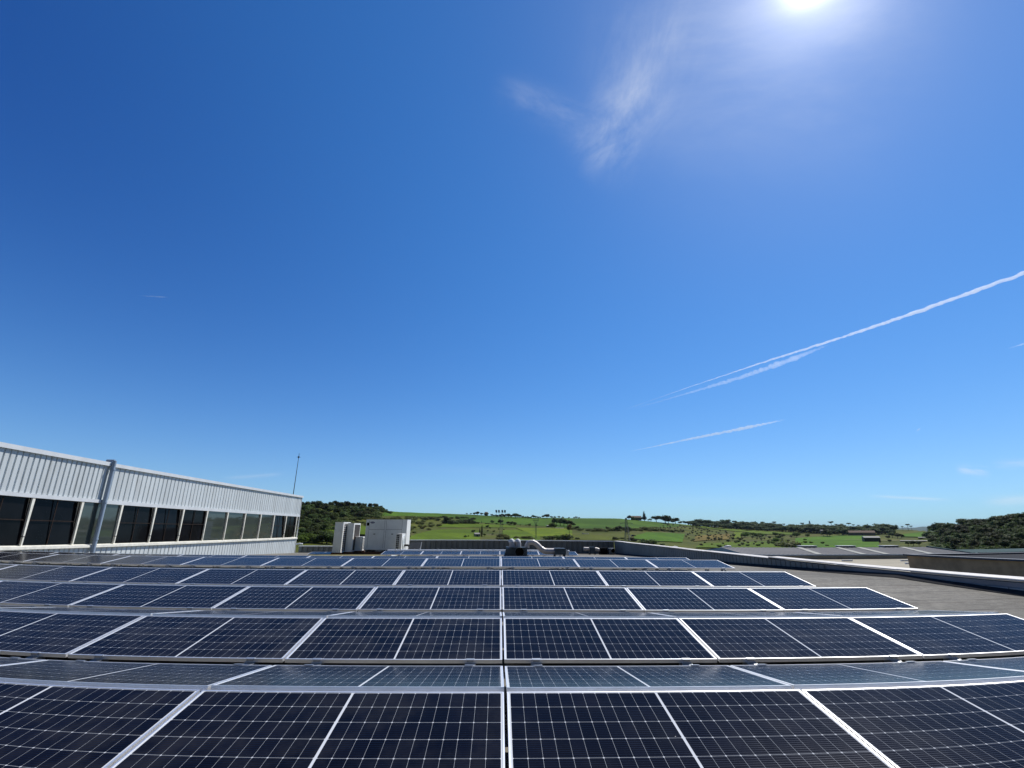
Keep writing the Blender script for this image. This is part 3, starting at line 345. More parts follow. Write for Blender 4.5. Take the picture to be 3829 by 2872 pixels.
FIELDS={
 'upper':[[[-13.35,478],[-11.91,519],[-10.45,560],[-8.97,601],[-7.48,633],[-5.98,659],[-4.46,682],[-2.94,703],[-1.41,719],[0.12,728],[1.65,734],[3.18,734],[4.71,735],[6.23,737],[7.74,739],[9.25,740],[10.74,738],[12.22,736],[13.68,735],[15.12,743],[16.54,753],[17.94,773],[19.31,793],[20.66,835]],[[-13.75,415],[-12.3,456],[-10.83,496],[-9.35,538],[-7.84,573],[-6.33,594],[-4.79,600],[-3.25,575],[-1.71,573],[-0.16,579],[1.38,583],[2.93,577],[4.47,570],[6.0,561],[7.53,553],[9.04,545],[10.55,534],[12.03,524],[13.51,521],[14.97,548],[16.42,585],[17.84,633],[19.25,690],[20.64,772]]],
 'strip':[[[-7.13,454],[-6.39,484],[-5.64,508],[-4.88,517],[-4.11,525],[-3.35,533],[-2.58,542],[-1.82,549],[-1.05,554],[-0.28,559],[0.49,564],[1.26,569],[2.03,571]],[[-7.12,428],[-6.37,439],[-5.61,449],[-4.86,459],[-4.1,468],[-3.34,478],[-2.57,487],[-1.81,496],[-1.04,502],[-0.28,509],[0.49,517],[1.26,523],[2.03,527]]],
 'lower_left':[[[-10.42,281],[-9.76,304],[-9.1,330],[-8.44,358],[-7.77,384],[-7.09,395],[-6.41,405],[-5.72,415],[-5.03,425],[-4.34,435],[-3.64,444],[-2.95,454],[-2.25,439]],[[-10.38,238],[-9.71,244],[-9.04,250],[-8.37,257],[-7.69,261],[-7.02,266],[-6.34,270],[-5.65,275],[-4.97,279],[-4.28,284],[-3.59,288],[-2.9,292],[-2.21,297]]],
 'mid':[[[0.44,467],[0.81,473],[1.18,478],[1.55,483],[1.92,488],[2.29,488],[2.66,476],[3.03,465],[3.4,453],[3.77,442],[4.14,431],[4.51,419],[4.87,407]],[[0.15,309],[0.54,311],[0.93,313],[1.33,314],[1.72,316],[2.11,317],[2.51,318],[2.9,320],[3.29,321],[3.69,323],[4.08,324],[4.47,325],[4.87,326]]],
 'yellow':[[[1.87,522],[2.44,524],[3.01,526],[3.58,529],[4.15,531],[4.71,531],[5.28,531],[5.85,531],[6.41,531],[6.98,531],[7.54,531],[8.1,527],[8.65,495]],[[2.09,514],[2.64,486],[3.19,459],[3.74,432],[4.29,407],[4.83,390],[5.37,387],[5.92,385],[6.46,383],[7.0,381],[7.54,379],[8.08,377],[8.62,375]]],
 'brownish':[[[8.32,413],[8.84,421],[9.36,428],[9.88,436],[10.39,438],[10.9,431],[11.41,425],[11.92,419],[12.42,413],[12.93,407],[13.43,401],[13.93,395],[14.42,395]],[[8.31,352],[8.82,353],[9.34,353],[9.85,353],[10.36,353],[10.88,353],[11.38,353],[11.89,353],[12.4,353],[12.9,353],[13.4,353],[13.9,353],[14.4,357]]],
 'right_bright':[[[15.62,435],[16.1,464],[16.58,494],[17.06,528],[17.52,539],[17.98,546],[18.43,554],[18.89,561],[19.34,568],[19.79,579],[20.23,593],[20.68,606],[21.12,620]],[[15.61,402],[16.05,399],[16.48,397],[16.91,395],[17.35,393],[17.78,394],[18.21,399],[18.64,404],[19.06,409],[19.49,414],[19.91,422],[20.33,431],[20.75,440]]],
 'soil':[[[22.2,604],[22.49,621],[22.79,636],[23.08,651],[23.38,667],[23.67,682],[23.95,692],[24.24,703],[24.53,714],[24.81,725],[25.09,736],[25.38,746],[25.66,756]],[[21.87,498],[22.19,511],[22.5,522],[22.82,531],[23.13,541],[23.44,551],[23.75,560],[24.06,570],[24.37,581],[24.68,591],[24.98,601],[25.29,611],[25.59,621]]],
 'yellowgreen':[[[26.13,827],[26.19,828],[26.25,829],[26.32,830],[26.38,832],[26.44,833],[26.5,834],[26.56,835],[26.63,836],[26.69,837],[26.75,838],[26.81,839],[26.87,841]],[[25.96,648],[26.02,650],[26.09,651],[26.15,652],[26.21,654],[26.27,655],[26.33,657],[26.39,658],[26.45,659],[26.51,661],[26.57,662],[26.63,664],[26.69,665]]],
 'ridge_strip':[[[20.66,828],[21.5,853],[22.32,877],[23.13,883],[23.94,888],[24.73,892],[25.52,898],[26.29,905],[27.06,912],[27.81,913],[28.56,904],[29.3,895],[30.02,886]],[[20.65,800],[21.48,821],[22.3,842],[23.12,845],[23.92,848],[24.71,849],[25.49,848],[26.27,848],[27.03,851],[27.79,850],[28.53,839],[29.26,828],[29.99,817]]],
 'pale':[[[27.56,900],[27.92,899],[28.28,899],[28.63,898],[28.99,897],[29.34,896],[29.69,895],[30.04,894],[30.38,888],[30.72,881],[31.06,875],[31.4,869],[31.73,863]],[[27.53,844],[27.89,839],[28.24,833],[28.6,826],[28.95,820],[29.3,814],[29.65,808],[29.99,802],[30.34,804],[30.68,806],[31.03,807],[31.37,809],[31.7,811]]],
 'right_big':[[[31.72,719],[32.34,734],[32.96,748],[33.56,763],[34.16,777],[34.75,789],[35.33,791],[35.9,793],[36.46,794],[37.02,796],[37.57,797],[38.1,774],[38.62,742]],[[31.58,488],[32.19,491],[32.79,495],[33.39,498],[33.98,502],[34.56,505],[35.14,509],[35.71,512],[36.28,516],[36.83,519],[37.39,522],[37.93,526],[38.47,529]]],
 'right_low':[[[22.66,462],[23.43,483],[24.19,505],[24.94,528],[25.69,549],[26.42,571],[27.15,590],[27.87,605],[28.58,615],[29.28,625],[29.97,635],[30.66,643],[31.33,651]],[[22.06,376],[22.88,388],[23.68,399],[24.48,410],[25.26,420],[26.04,430],[26.81,440],[27.56,450],[28.31,454],[29.05,457],[29.78,461],[30.5,463],[31.21,465]]],
 'far_right':[[[40.33,828],[40.59,838],[40.84,847],[41.1,856],[41.35,865],[41.6,869],[41.85,847],[42.09,820],[42.32,793],[42.56,766],[42.8,727],[43.03,680],[43.27,634]],[[40.3,775],[40.54,771],[40.79,767],[41.04,763],[41.28,759],[41.52,754],[41.76,734],[42.0,712],[42.24,689],[42.48,667],[42.72,641],[42.97,618],[43.22,595]]],
 'left':[[[-19.6,266],[-19.2,267],[-18.8,268],[-18.4,269],[-17.99,270],[-17.58,271],[-17.17,273],[-16.76,276],[-16.34,279],[-15.92,282],[-15.5,285],[-15.08,289],[-14.66,292]],[[-19.52,226],[-19.12,225],[-18.71,225],[-18.31,224],[-17.9,224],[-17.49,223],[-17.08,224],[-16.66,225],[-16.25,226],[-15.83,227],[-15.41,228],[-14.99,229],[-14.56,230]]]}
SPOT={"shed": [-16.1, 354.3, 354.6], "whitehut": [57.2, 557.0, 559.9], "wall": [66.5, 529.5, 533.6], "rubble": [78.6, 441.6, 448.5], "car": [116.4, 418.0, 433.9], "barn": [407.9, 522.2, 662.7], "brownhouse": [499.4, 654.9, 823.6], "hut": [476.9, 704.7, 850.9], "farmhouse": [208.1, 725.9, 755.2], "skyhouse": [-19.4, 711.8, 712.1], "mast1": [2.7, 343.5, 343.5], "mast2": [27.6, 359.1, 360.1], "pylon": [92.9, 350.5, 362.6], "pylon2": [547.2, 837.0, 1000.0], "gh1": [439.5, 509.6, 672.9], "gh2": [421.4, 467.6, 629.5], "gh3": [471.5, 526.8, 707.0], "path": [425.3, 529.2, 678.9], "roofhut": [-38.2, 570.9, 572.2]}
TERR=[[-180.0, 0.01946, 420.0], [-45.99, 0.01946, 420.0], [-22.87, 0.03826, 430.0], [-17.5, 0.04001, 450.0], [-14.57, 0.03717, 470.0], [-12.91, 0.03233, 500.0], [-8.46, 0.02891, 620.0], [-5.32, 0.02778, 680.0], [-2.14, 0.02552, 720.0], [1.06, 0.02322, 740.0], [4.26, 0.02091, 740.0], [9.02, 0.02035, 740.0], [13.96, 0.02085, 740.0], [16.65, 0.01698, 760.0], [19.54, 0.01273, 800.0], [22.33, 0.00909, 900.0], [25.02, 0.00652, 950.0], [27.6, 0.00496, 1000.0], [30.08, 0.00386, 1000.0], [34.73, 0.00335, 1000.0], [38.98, 0.00244, 1000.0], [41.54, 0.00089, 950.0], [42.67, -0.00093, 800.0], [44.0, 0.00151, 560.0], [45.86, 0.00585, 420.0], [48.85, 0.0115, 380.0], [180.0, 0.0115, 380.0]]
# ---------------------------------------------------------------- mesh helpers
class MB:
    """collects shapes, then links them as ONE mesh object"""
    def __init__(s): s.v = []; s.f = []; s.mi = []; s.sm = []; s.cur = 0
    def add(s, vs, fs, smooth=False):
        o = len(s.v); s.v += [tuple(q) for q in vs]; s.f += [tuple(i + o for i in f) for f in fs]; s.mi += [s.cur] * len(fs); s.sm += [smooth] * len(fs); return s
    def box(s, x0, x1, y0, y1, z0, z1):
        return s.add([(x0, y0, z0), (x1, y0, z0), (x1, y1, z0), (x0, y1, z0), (x0, y0, z1), (x1, y0, z1), (x1, y1, z1), (x0, y1, z1)],
                     [(0, 3, 2, 1), (4, 5, 6, 7), (0, 1, 5, 4), (1, 2, 6, 5), (2, 3, 7, 6), (3, 0, 4, 7)])
    def hexa(s, p): return s.add(p, [(0, 3, 2, 1), (4, 5, 6, 7), (0, 1, 5, 4), (1, 2, 6, 5), (2, 3, 7, 6), (3, 0, 4, 7)])
    def extrude(s, prof, fn):
        """closed profile swept between fn(p,0) and fn(p,1), capped"""
        k = len(prof); a = [fn(q, 0) for q in prof]; b = [fn(q, 1) for q in prof]
        return s.add(a + b, [(i, (i + 1) % k, k + (i + 1) % k, k + i) for i in range(k)] + [tuple(range(k))[::-1], tuple(range(k, 2 * k))])
    def tube(s, path, r, n=10, cap=True, smooth=True):
        path = [Vector(q) for q in path]; rs = r if isinstance(r, (list, tuple)) else [r] * len(path)
        vs = []; prev = None
        for i, q in enumerate(path):
            d = (path[min(i + 1, len(path) - 1)] - path[max(i - 1, 0)]).normalized()
            if prev is None: a = d.orthogonal().normalized()
            else: a = (prev - d * prev.dot(d)).normalized()
            prev = a; b = d.cross(a)
            vs += [q + (a * math.cos(2 * math.pi * j / n) + b * math.sin(2 * math.pi * j / n)) * rs[i] for j in range(n)]
        fs = [(i * n + j, i * n + (j + 1) % n, (i + 1) * n + (j + 1) % n, (i + 1) * n + j) for i in range(len(path) - 1) for j in range(n)]
        s.add(vs, fs, smooth)
        if cap: s.add(vs[:n], [tuple(range(n))[::-1]]); s.add(vs[-n:], [tuple(range(n))])
        return s
    def bar(s, a, b, t=.03, n=4): return s.tube([a, b], t, n, True, False)
    def build(s, name, mats, parent=None, local=False):
        off = Vector((0, 0, 0)) if (local or parent is None) else parent['_o']
        me = bpy.data.meshes.new(name); off = Vector(off)
        me.from_pydata([tuple(Vector(q) - off) for q in s.v], [], s.f)
        for x in (mats if isinstance(mats, (list, tuple)) else [mats]): me.materials.append(x)
        me.polygons.foreach_set('material_index', s.mi); me.polygons.foreach_set('use_smooth', s.sm); me.update()
        o = bpy.data.objects.new(name, me); col.objects.link(o)
        if parent is not None: o.parent = parent
        return o
ORIG = {}
def tag(o, label, cat, group=None, kind=None):
    if label: o['label'] = label
    if cat: o['category'] = cat
    if group: o['group'] = group
    if kind: o['kind'] = kind
    return o
def empty(name, loc, label=None, cat=None, group=None):
    o = bpy.data.objects.new(name, None); o.empty_display_size = .2; o.location = loc; o['_o'] = tuple(loc); col.objects.link(o)
    return tag(o, label, cat, group)
def structure(o): o['kind'] = 'structure'; return o
def copy_tree(o, parent=None):
    c = o.copy(); col.objects.link(c)
    if parent is not None: c.parent = parent
    for ch in o.children: copy_tree(ch, c)
    return c

# ---------------------------------------------------------------- terrain
R0, E0 = 100.0, -0.095
def lerp(a, k):
    for i in range(len(TERR) - 1):
        if TERR[i][0] <= a <= TERR[i + 1][0]:
            t = (a - TERR[i][0]) / max(1e-9, TERR[i + 1][0] - TERR[i][0]); return TERR[i][k] * (1 - t) + TERR[i + 1][k] * t
    return TERR[-1][k]
def tz(x, y):
    r = math.hypot(x, y); a = math.degrees(math.atan2(x, y)); es = lerp(a, 1); rs = lerp(a, 2)
    if r < R0: return -9.5
    t = (r - R0) / (rs - R0)
    if t <= 1: return r * (E0 + (es - E0) * math.sqrt(t))
    return max(rs * es - (r - rs) * .03, -45)
azs = [a * .5 for a in range(-120, 121)] + list(range(66, 300, 6))
rr = [0.5, 30, 70, 100] + [100 + 7 * i for i in range(1, 136)] + [1100, 1250, 1500, 2000, 3000, 5000, 9000, 16000]
vs = []; fs = []; na = len(azs)
for r_ in rr:
    for a in azs:
        x, y = r_ * math.sin(R(a)), r_ * math.cos(R(a)); z = tz(x, y)
        if r_ > 160: z += (mnoise.noise(Vector((x * .02, y * .02, 0))) * .5)
        vs.append((x, y, z))
for i in range(len(rr) - 1):
    for j in range(na):
        k = (j + 1) % na; fs.append((i * na + j, (i + 1) * na + j, (i + 1) * na + k, i * na + k))
b = MB(); b.add(vs, fs, True); b.add(vs[:na], [tuple(range(na))]); structure(b.build('ground', M['ground']))
def ground_z(x, y):
    z = tz(x, y)
    return z + (mnoise.noise(Vector((x * .02, y * .02, 0))) * .5 if math.hypot(x, y) > 160 else 0)
def interp(L, t):
    q = t * (len(L) - 1); i = min(int(q), len(L) - 2); q -= i
    return [L[i][k] * (1 - q) + L[i + 1][k] * q for k in (0, 1)]
def field(name, key, m, lift):
    top, bot = FIELDS[key]; nx, ny = 40, 22; vs = []; fs = []
    for j in range(ny + 1):
        for i in range(nx + 1):
            a0, r0 = interp(bot, i / nx); a1, r1 = interp(top, i / nx); t = j / ny
            a = a0 * (1 - t) + a1 * t; r_ = r0 * (1 - t) + r1 * t
            x, y = r_ * math.sin(R(a)), r_ * math.cos(R(a)); vs.append((x, y, ground_z(x, y) + lift))
    for j in range(ny):
        for i in range(nx):
            q = j * (nx + 1) + i; fs.append((q, q + 1, q + nx + 2, q + nx + 1))
    b = MB(); b.add(vs, fs, True); structure(b.build(name, m))
for i, (k, m) in enumerate((('upper', 'g_upper'), ('strip', 'g_olive'), ('lower_left', 'g_olive'), ('mid', 'g_olive'), ('yellow', 'g_yellow'), ('brownish', 'g_brown'), ('right_bright', 'g_bright'),
        ('soil', 'g_soil'), ('yellowgreen', 'g_yellow'), ('ridge_strip', 'g_pale'), ('pale', 'g_pale'), ('right_big', 'g_bright'), ('right_low', 'g_olive'), ('far_right', 'g_bright'), ('left', 'g_olive'))):
    field('field', k, M[m], .25 + .05 * i)
# far mountains beyond the fields
prof = [(34, .0005), (38, .0008), (39.88, .0016), (40.61, .0050), (41.39, .0046), (42.08, .0061), (42.91, .0044), (43.7, .0058), (44.62, .0078), (45.17, .0082), (45.84, .0060), (48, .0090), (52, .007), (58, .004), (64, .0)]
b = MB(); D = 13000.0; vs = []; fs = []
def pe(a):
    for (a0, e0), (a1, e1) in zip(prof, prof[1:]):
        if a0 <= a <= a1: t = (a - a0) / (a1 - a0); t = t * t * (3 - 2 * t); return e0 + (e1 - e0) * t
    return 0
aa = [34 + .25 * i for i in range(121)]
for row, (dm, k) in enumerate(((-2600, -.2), (-1500, .45), (-700, .8), (0, 1.0), (1200, .6), (2600, -.2))):
    for a in aa:
        r_ = D + dm + 250 * mnoise.noise(Vector((a * .8, row * 3.1, 0))); h = D * pe(a)
        z = -45 + (h + 45) * k if k > 0 else -60
        if 0 < k < 1: z += 14 * mnoise.noise(Vector((a * 1.9, row * 7.7, 4)))
        vs.append((r_ * math.sin(R(a)), r_ * math.cos(R(a)), z))
for j in range(5):
    for i in range(120): q = j * 121 + i; fs.append((q, q + 1, q + 122, q + 121))
b.add(vs, fs, True); structure(b.build('mountains', M['mountain']))

# ---------------------------------------------------------------- the roof we stand on
YR, ZR, SL = 12.2, -1.137, .030
def roof_z(y): return ZR - abs(y - YR) * SL
b = MB()
for y0, y1 in ((-6.0, YR), (YR, 43.2)):
    n_ = 20; 
    for i in range(n_):
        a, c = y0 + (y1 - y0) * i / n_, y0 + (y1 - y0) * (i + 1) / n_
        b.add([(-17.6, a, roof_z(a)), (10.5, a, roof_z(a)), (10.5, c, roof_z(c)), (-17.6, c, roof_z(c))], [(0, 1, 2, 3)])
hall = empty('factory_building', (-3, 18, -9.5), 'low factory building whose grey felt roof carries the rows of solar panels', 'building')
b.build('roof', M['roof'], hall)
b = MB(); b.box(-17.6, 10.45, -6, -5.7, -9.5, roof_z(-6) - .02); b.box(-17.6, 10.45, 43.22, 43.5, -9.5, -2.1); b.box(10.2, 10.45, -5.7, 43.22, -9.5, -2.08); b.box(-17.6, -17.35, -5.7, 43.22, -9.5, -2.08)
b.build('wall', M['concrete'], hall)

def corrugate(bm, x0, x1, pitch, rib, depth, pt, z0, z1, start_rib=True):
    """trapezoidal sheet: flat pans with narrow recessed grooves; pt(u, d, z) places it, d = depth into the wall"""
    u = x0; prof = []
    e = rib * .22
    while u < x1 - 1e-6:
        prof += [(u, 0), (min(u + pitch - rib, x1), 0)]
        if u + pitch - rib + rib < x1: prof += [(u + pitch - rib + e, depth), (u + pitch - e, depth)]
        u += pitch
    vs = [pt(a, d, z) for a, d in prof for z in (z0, z1)]
    bm.add(vs, [(2 * i, 2 * i + 2, 2 * i + 3, 2 * i + 1) for i in range(len(prof) - 1)])

# far parapet wall, grey cladding, and the right-hand parapet with its cream coping: parts of the building
b = MB(); corrugate(b, -9.5, 10.2, .46, .20, .07, lambda u, d, z: (u, 42.95 + d, z), -2.15, -1.045)
b.box(-9.5, 10.2, 43.06, 43.2, -2.15, -1.05); b.build('far_parapet', M['cladgrey'], hall)
b = MB(); b.box(-9.5, 10.46, 42.86, 43.3, -1.045, -.985); b.build('coping', M['coping'], hall)
b = MB(); corrugate(b, -17.3, -9.5, .46, .20, .07, lambda u, d, z: (u, 42.95 + d, z), -2.15, -1.56)
b.box(-17.3, -9.5, 43.06, 43.2, -2.15, -1.57); b.build('low_parapet', M['cladgrey'], hall)
b = MB(); b.box(-17.3, -9.5, 42.86, 43.3, -1.56, -1.50); b.build('coping', M['coping'], hall)
b = MB(); b.box(10.2, 10.5, 1.0, 42.86, -2.2, -1.01); b.build('side_parapet', M['parapet'], hall)
# fascia band and the row of blocks under it along the near part of the right-hand parapet
b = MB(); b.box(10.14, 10.198, 1.0, 13.9, -1.10, -1.004); b.build('fascia', M['parapet'], hall)
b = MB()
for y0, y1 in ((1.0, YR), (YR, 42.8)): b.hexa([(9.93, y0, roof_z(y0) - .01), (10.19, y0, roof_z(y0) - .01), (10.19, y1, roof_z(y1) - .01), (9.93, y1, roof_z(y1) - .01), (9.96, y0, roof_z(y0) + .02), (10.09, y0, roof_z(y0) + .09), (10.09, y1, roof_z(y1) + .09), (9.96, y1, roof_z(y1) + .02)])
b.build('foot_shadow_strip', M['felt'], hall)  # black fillet standing for the dark shadow band along the parapet foot
b = MB(); y = 1.0
while y < 13.7:
    b.box(10.10, 10.196, y + .012, y + .46, roof_z(y + .23) - .05, -1.104); y += .472
b.build('block_course', M['block'], hall)
b = MB(); corrugate(b, 15.2, 42.8, .30, .05, .02, lambda u, d, z: (10.17 + d, u, z), -2.2, -1.02); b.build('parapet_sheet', M['cladgrey'], hall)
# metal coping in lapped lengths, a little out of line
y = 1.0; b = MB(); random.seed(3)
while y < 42.9:
    L = min(random.uniform(2.6, 3.4), 42.9 - y); dz = random.uniform(-.006, .006) + (.035 if y < 17.5 else 0); dx = random.uniform(-.008, .008)
    b.hexa([(10.12 + dx, y, -1.0 + dz), (10.50 + dx, y, -1.0 + dz), (10.50 + dx, y + L + .03, -1.0 + dz), (10.12 + dx, y + L + .03, -1.0 + dz),
            (10.12 + dx, y, -.972 + dz), (10.50 + dx, y, -.955 + dz), (10.50 + dx, y + L + .03, -.955 + dz), (10.12 + dx, y + L + .03, -.972 + dz)]); y += L
b.build('coping', M['creamcap'], hall)

# ---------------------------------------------------------------- warehouse wall on the left
X = -17.0
wh = empty('warehouse', (-24, 20, -9.5), 'taller warehouse clad in pale ribbed metal with a long strip of windows, on the left', 'building')
Y0, Y1 = 4.0, 41.45; YP = 20.75
b = MB()
for a, c, pit in ((Y0, YP, .228), (YP, Y1, .292)): corrugate(b, a, c, pit, .07, .036, lambda u, d, z: (X - d, u, z), 1.04, 2.46)
b.build('upper_cladding', M['clad'], wh)
b = MB()
for a, c, pit in ((Y0, YP, .228), (YP, Y1, .292)): corrugate(b, a, c, pit, .07, .036, lambda u, d, z: (X - d, u, z), -2.1, -.90)
b.build('lower_cladding', M['clad'], wh)
b = MB(); b.box(X - .30, X + .09, Y0, YP - .02, 2.46, 2.62); b.box(X - .30, X + .09, YP + .02, Y1 + .1, 2.45, 2.60); b.build('coping', M['coping'], wh)
b = MB(); b.box(X - .05, X + .05, Y0, YP, .90, 1.035); b.box(X - .05, X + .05, YP, Y1, .88, 1.035); b.build('window_head', M['coping'], wh)
b = MB(); b.hexa([(X - .25, Y0, -.90), (X + .10, Y0, -.90), (X + .10, Y1, -.90), (X - .25, Y1, -.90), (X - .25, Y0, -.73), (X + .10, Y0, -.80), (X + .10, Y1, -.80), (X - .25, Y1, -.73)]); b.build('window_sill', M['cream'], wh)
b = MB(); b.box(X - 30, X - .3, Y0, Y1, -9.5, 2.3); b.box(X - .295, X - .15, Y1 - .3, Y1 - .01, -9.5, 2.45); b.box(X - .295, X - .06, Y0, Y1 - .31, -9.5, -2.1)
b.build('body', M['clad'], wh)
b = MB(); b.box(X - .05, X + .03, Y1, Y1 + .04, -2.1, 2.45); b.build('corner_trim', M['coping'], wh)
ms = [6.75, 8.9, 11.07, 13.25, 15.41, 17.57, 19.74, 21.88, 24.06, 26.22, 28.37, 30.53, 32.65, 34.78, 36.84, 38.92, 40.91]
for k, yv in enumerate(ms):
    b = MB(); b.hexa([(X - .14, yv - .025, -.73), (X + .055, yv - .025, -.77), (X + .055, yv + .025, -.77), (X - .14, yv + .025, -.73),
                      (X - .14, yv - .055, .875), (X + .055, yv - .055, .875), (X + .055, yv + .055, .875), (X - .14, yv + .055, .875)]); b.build('mullion', M['cream'], wh)
green = {6} | {10, 11, 12, 13} | {1, 2}
for k in range(len(ms) - 1):
    a, c = ms[k] + .045, ms[k + 1] - .045
    if k in green:
        b = MB(); b.box(X - .05, X - .03, a, c, -.74, .879); o = b.build('window', M['greenglass'], wh); o['label'] = 'fixed green tinted pane'
    else:
        b = MB(); t = .02 + .03 * ((k * 7) % 3)
        b.hexa([(X - .06, a, -.74), (X - .04, a, -.74), (X - .04, c, -.74), (X - .06, c, -.74), (X - .06 - t, a, .879), (X - .04 - t, a, .879), (X - .04 - t, c, .879), (X - .06 - t, c, .879)])
        o = b.build('window', M['darkglass'], wh); o['label'] = 'dark window with thin rusty glazing bars'
        f = MB(); mid = (a + c) / 2
        f.box(X - .035, X - .012, mid - .015, mid + .015, -.74, .879); f.box(X - .036, X - .01, a + .031, c - .031, .10, .13); f.box(X - .035, X - .012, a, a + .03, -.74, .879); f.box(X - .035, X - .012, c - .03, c, -.74, .879)
        f.box(X - .009, X + .062, a - .10, a + .03, -.47, -.45)
        q = f.build('glazing_bars', M['rust'], wh); q.parent = o
b = MB(); b.tube([(X + .14, YP - .05, -1.9), (X + .14, YP - .05, 2.70)], .085, 14); b.tube([(X - .2, YP - .05, 2.70), (X + .14, YP - .05, 2.70)], .06, 10)
for z in (-.6, .9, 2.3): b.tube([(X + .14, YP - .05, z), (X + .14, YP - .05, z + .06)], .10, 14)
b.build('downpipe', M['bluegrey'], wh)
b = MB(); b.tube([(X - .16, 40.0, 2.3), (X - .16, 40.0, 6.05)], [.035, .018], 8); mast = tag(b.build('lightning_rod', M['lamp']), 'thin dark lightning rod on the far end of the warehouse roof', 'lightning rod')
b = MB()
for k in range(8): a = k * math.pi / 4; b.bar((X - .16, 40, 5.75), (X - .16 + .15 * math.cos(a), 40 + .15 * math.sin(a), 5.72), .012)
b.tube([(X - .16, 40, 5.66), (X - .16, 40, 5.80)], .06, 8); q = b.build('crown', M['lamp']); q.parent = mast

# ---------------------------------------------------------------- solar panels
P, XC, L, HW = 2.115, .061, 1.045, 1.047
def make_panel():
    root = empty('solar_panel', (0, 0, 0)); T = .035; F = .0105; z1 = T
    b = MB()
    for x0, x1, y0, y1 in ((-HW, HW, 0, F), (-HW, HW, L - F, L), (-HW, -HW + F, F, L - F), (HW - F, HW, F, L - F)): b.box(x0, x1, y0, y1, 0, z1)
    b.build('frame', M['alu'], root, True)
    b = MB(); b.box(-HW + F - .002, HW - F + .002, F - .002, L - F + .002, z1 - .008, z1 - .0025); b.build('glass_face', M['cells'], root, True)
    for s in (-1, 1):
        x = s * (HW - .31); b = MB()
        b.box(x - .03, x + .03, -.016, -.002, .016, z1 + .003); b.box(x - .042, x + .042, -.020, .011, z1 + .003, z1 + .006); b.build('clamp', M['galv'], root, True)
        b = MB(); b.box(x - .05, x - .044, -.05, .06, -.11, .004); b.box(x + .044, x + .05, -.05, .06, -.11, .004); b.box(x - .05, x + .05, -.05, .06, -.006, -.001); b.box(x - .06, x + .06, -.06, .10, -.125, -.112); b.build('foot', M['galv'], root, True)
        b = MB(); b.box(x - .02, x + .02, L - .09, L - .05, -.29, -.001); b.box(x - .11, x + .11, L - .16, L + .02, -.305, -.291); b.build('ridge_post', M['galv'], root, True)
    return root
proto = make_panel(); first = True
ORD = ['', 'second ', 'third ', 'fourth ', 'fifth ', 'sixth ', 'seventh ', 'eighth ', 'ninth ']
def panel_row(name, y_low, z_low, y_high, z_high, n0, n1, facing=True, dx=0., single=None):
    global first
    sl = math.atan2(z_high - z_low, abs(y_high - y_low))
    for k in range(n0, n1 + 1):
        o = proto if first else copy_tree(proto); first = False
        jx, jz, jt = random.uniform(-.002, .002), random.uniform(-.0015, .0015), random.uniform(-.0012, .0012)
        o.location = (XC + dx + (k + .5) * P + jx, y_low, z_low + jz - .035)
        o.rotation_euler = (sl + jt, 0, 0 if facing else math.pi)
        if k >= 0: s = ORD[k] + ('panel' if k else 'panel directly') + ' right of the long middle seam'
        else: s = ORD[-k - 1] + ('panel' if k < -1 else 'panel directly') + ' left of the long middle seam'
        tag(o, single or 'solar %s, %s' % (s, name), 'solar panel', 'solar panels mounted in rows on the roof')
random.seed(21)
panel_row('nearest dark row', 3.75 - 1.0275, -1.09 - .190, 3.75, -1.09, -2, 1)
panel_row('greyer row sloping away behind nearest ridge', 4.873, -1.211, 3.83, -1.089, -3, 2, False)
panel_row('third row from the camera', 5.100, -1.210, 6.127, -1.017, -3, 2)
panel_row('sliver-thin row sloping away behind third row', 7.262, -1.130, 6.222, -1.012, -4, 2, False)
panel_row('fifth row back', 7.511, -1.135, 8.538, -.946, -5, 2)
panel_row('sixth row back', 9.919, -1.066, 10.946, -.873, -6, 2)
panel_row('bluish seventh row on raised feet', 13.277, -.969, 14.312, -.828, -7, 2)
panel_row('thin blue strip of row eight', 15.66, -1.036, 16.695, -.895, -8, 2)
panel_row('row sloping away behind row five', 9.66, -1.06, 8.62, -.945, -5, 2, False)
panel_row('row sloping away behind row six', 12.06, -.985, 11.03, -.873, -6, 2, False)
panel_row('row sloping away behind row seven', 15.43, -.99, 14.40, -.83, -7, 2, False)
panel_row('farthest row before the end wall', 26.35, -1.336, 27.385, -1.203, -3, 1)
panel_row('', 36.2, -1.86, 37.2, -1.725, -7, -7, True, .795, 'lone solar panel standing just left of the tall condensers')
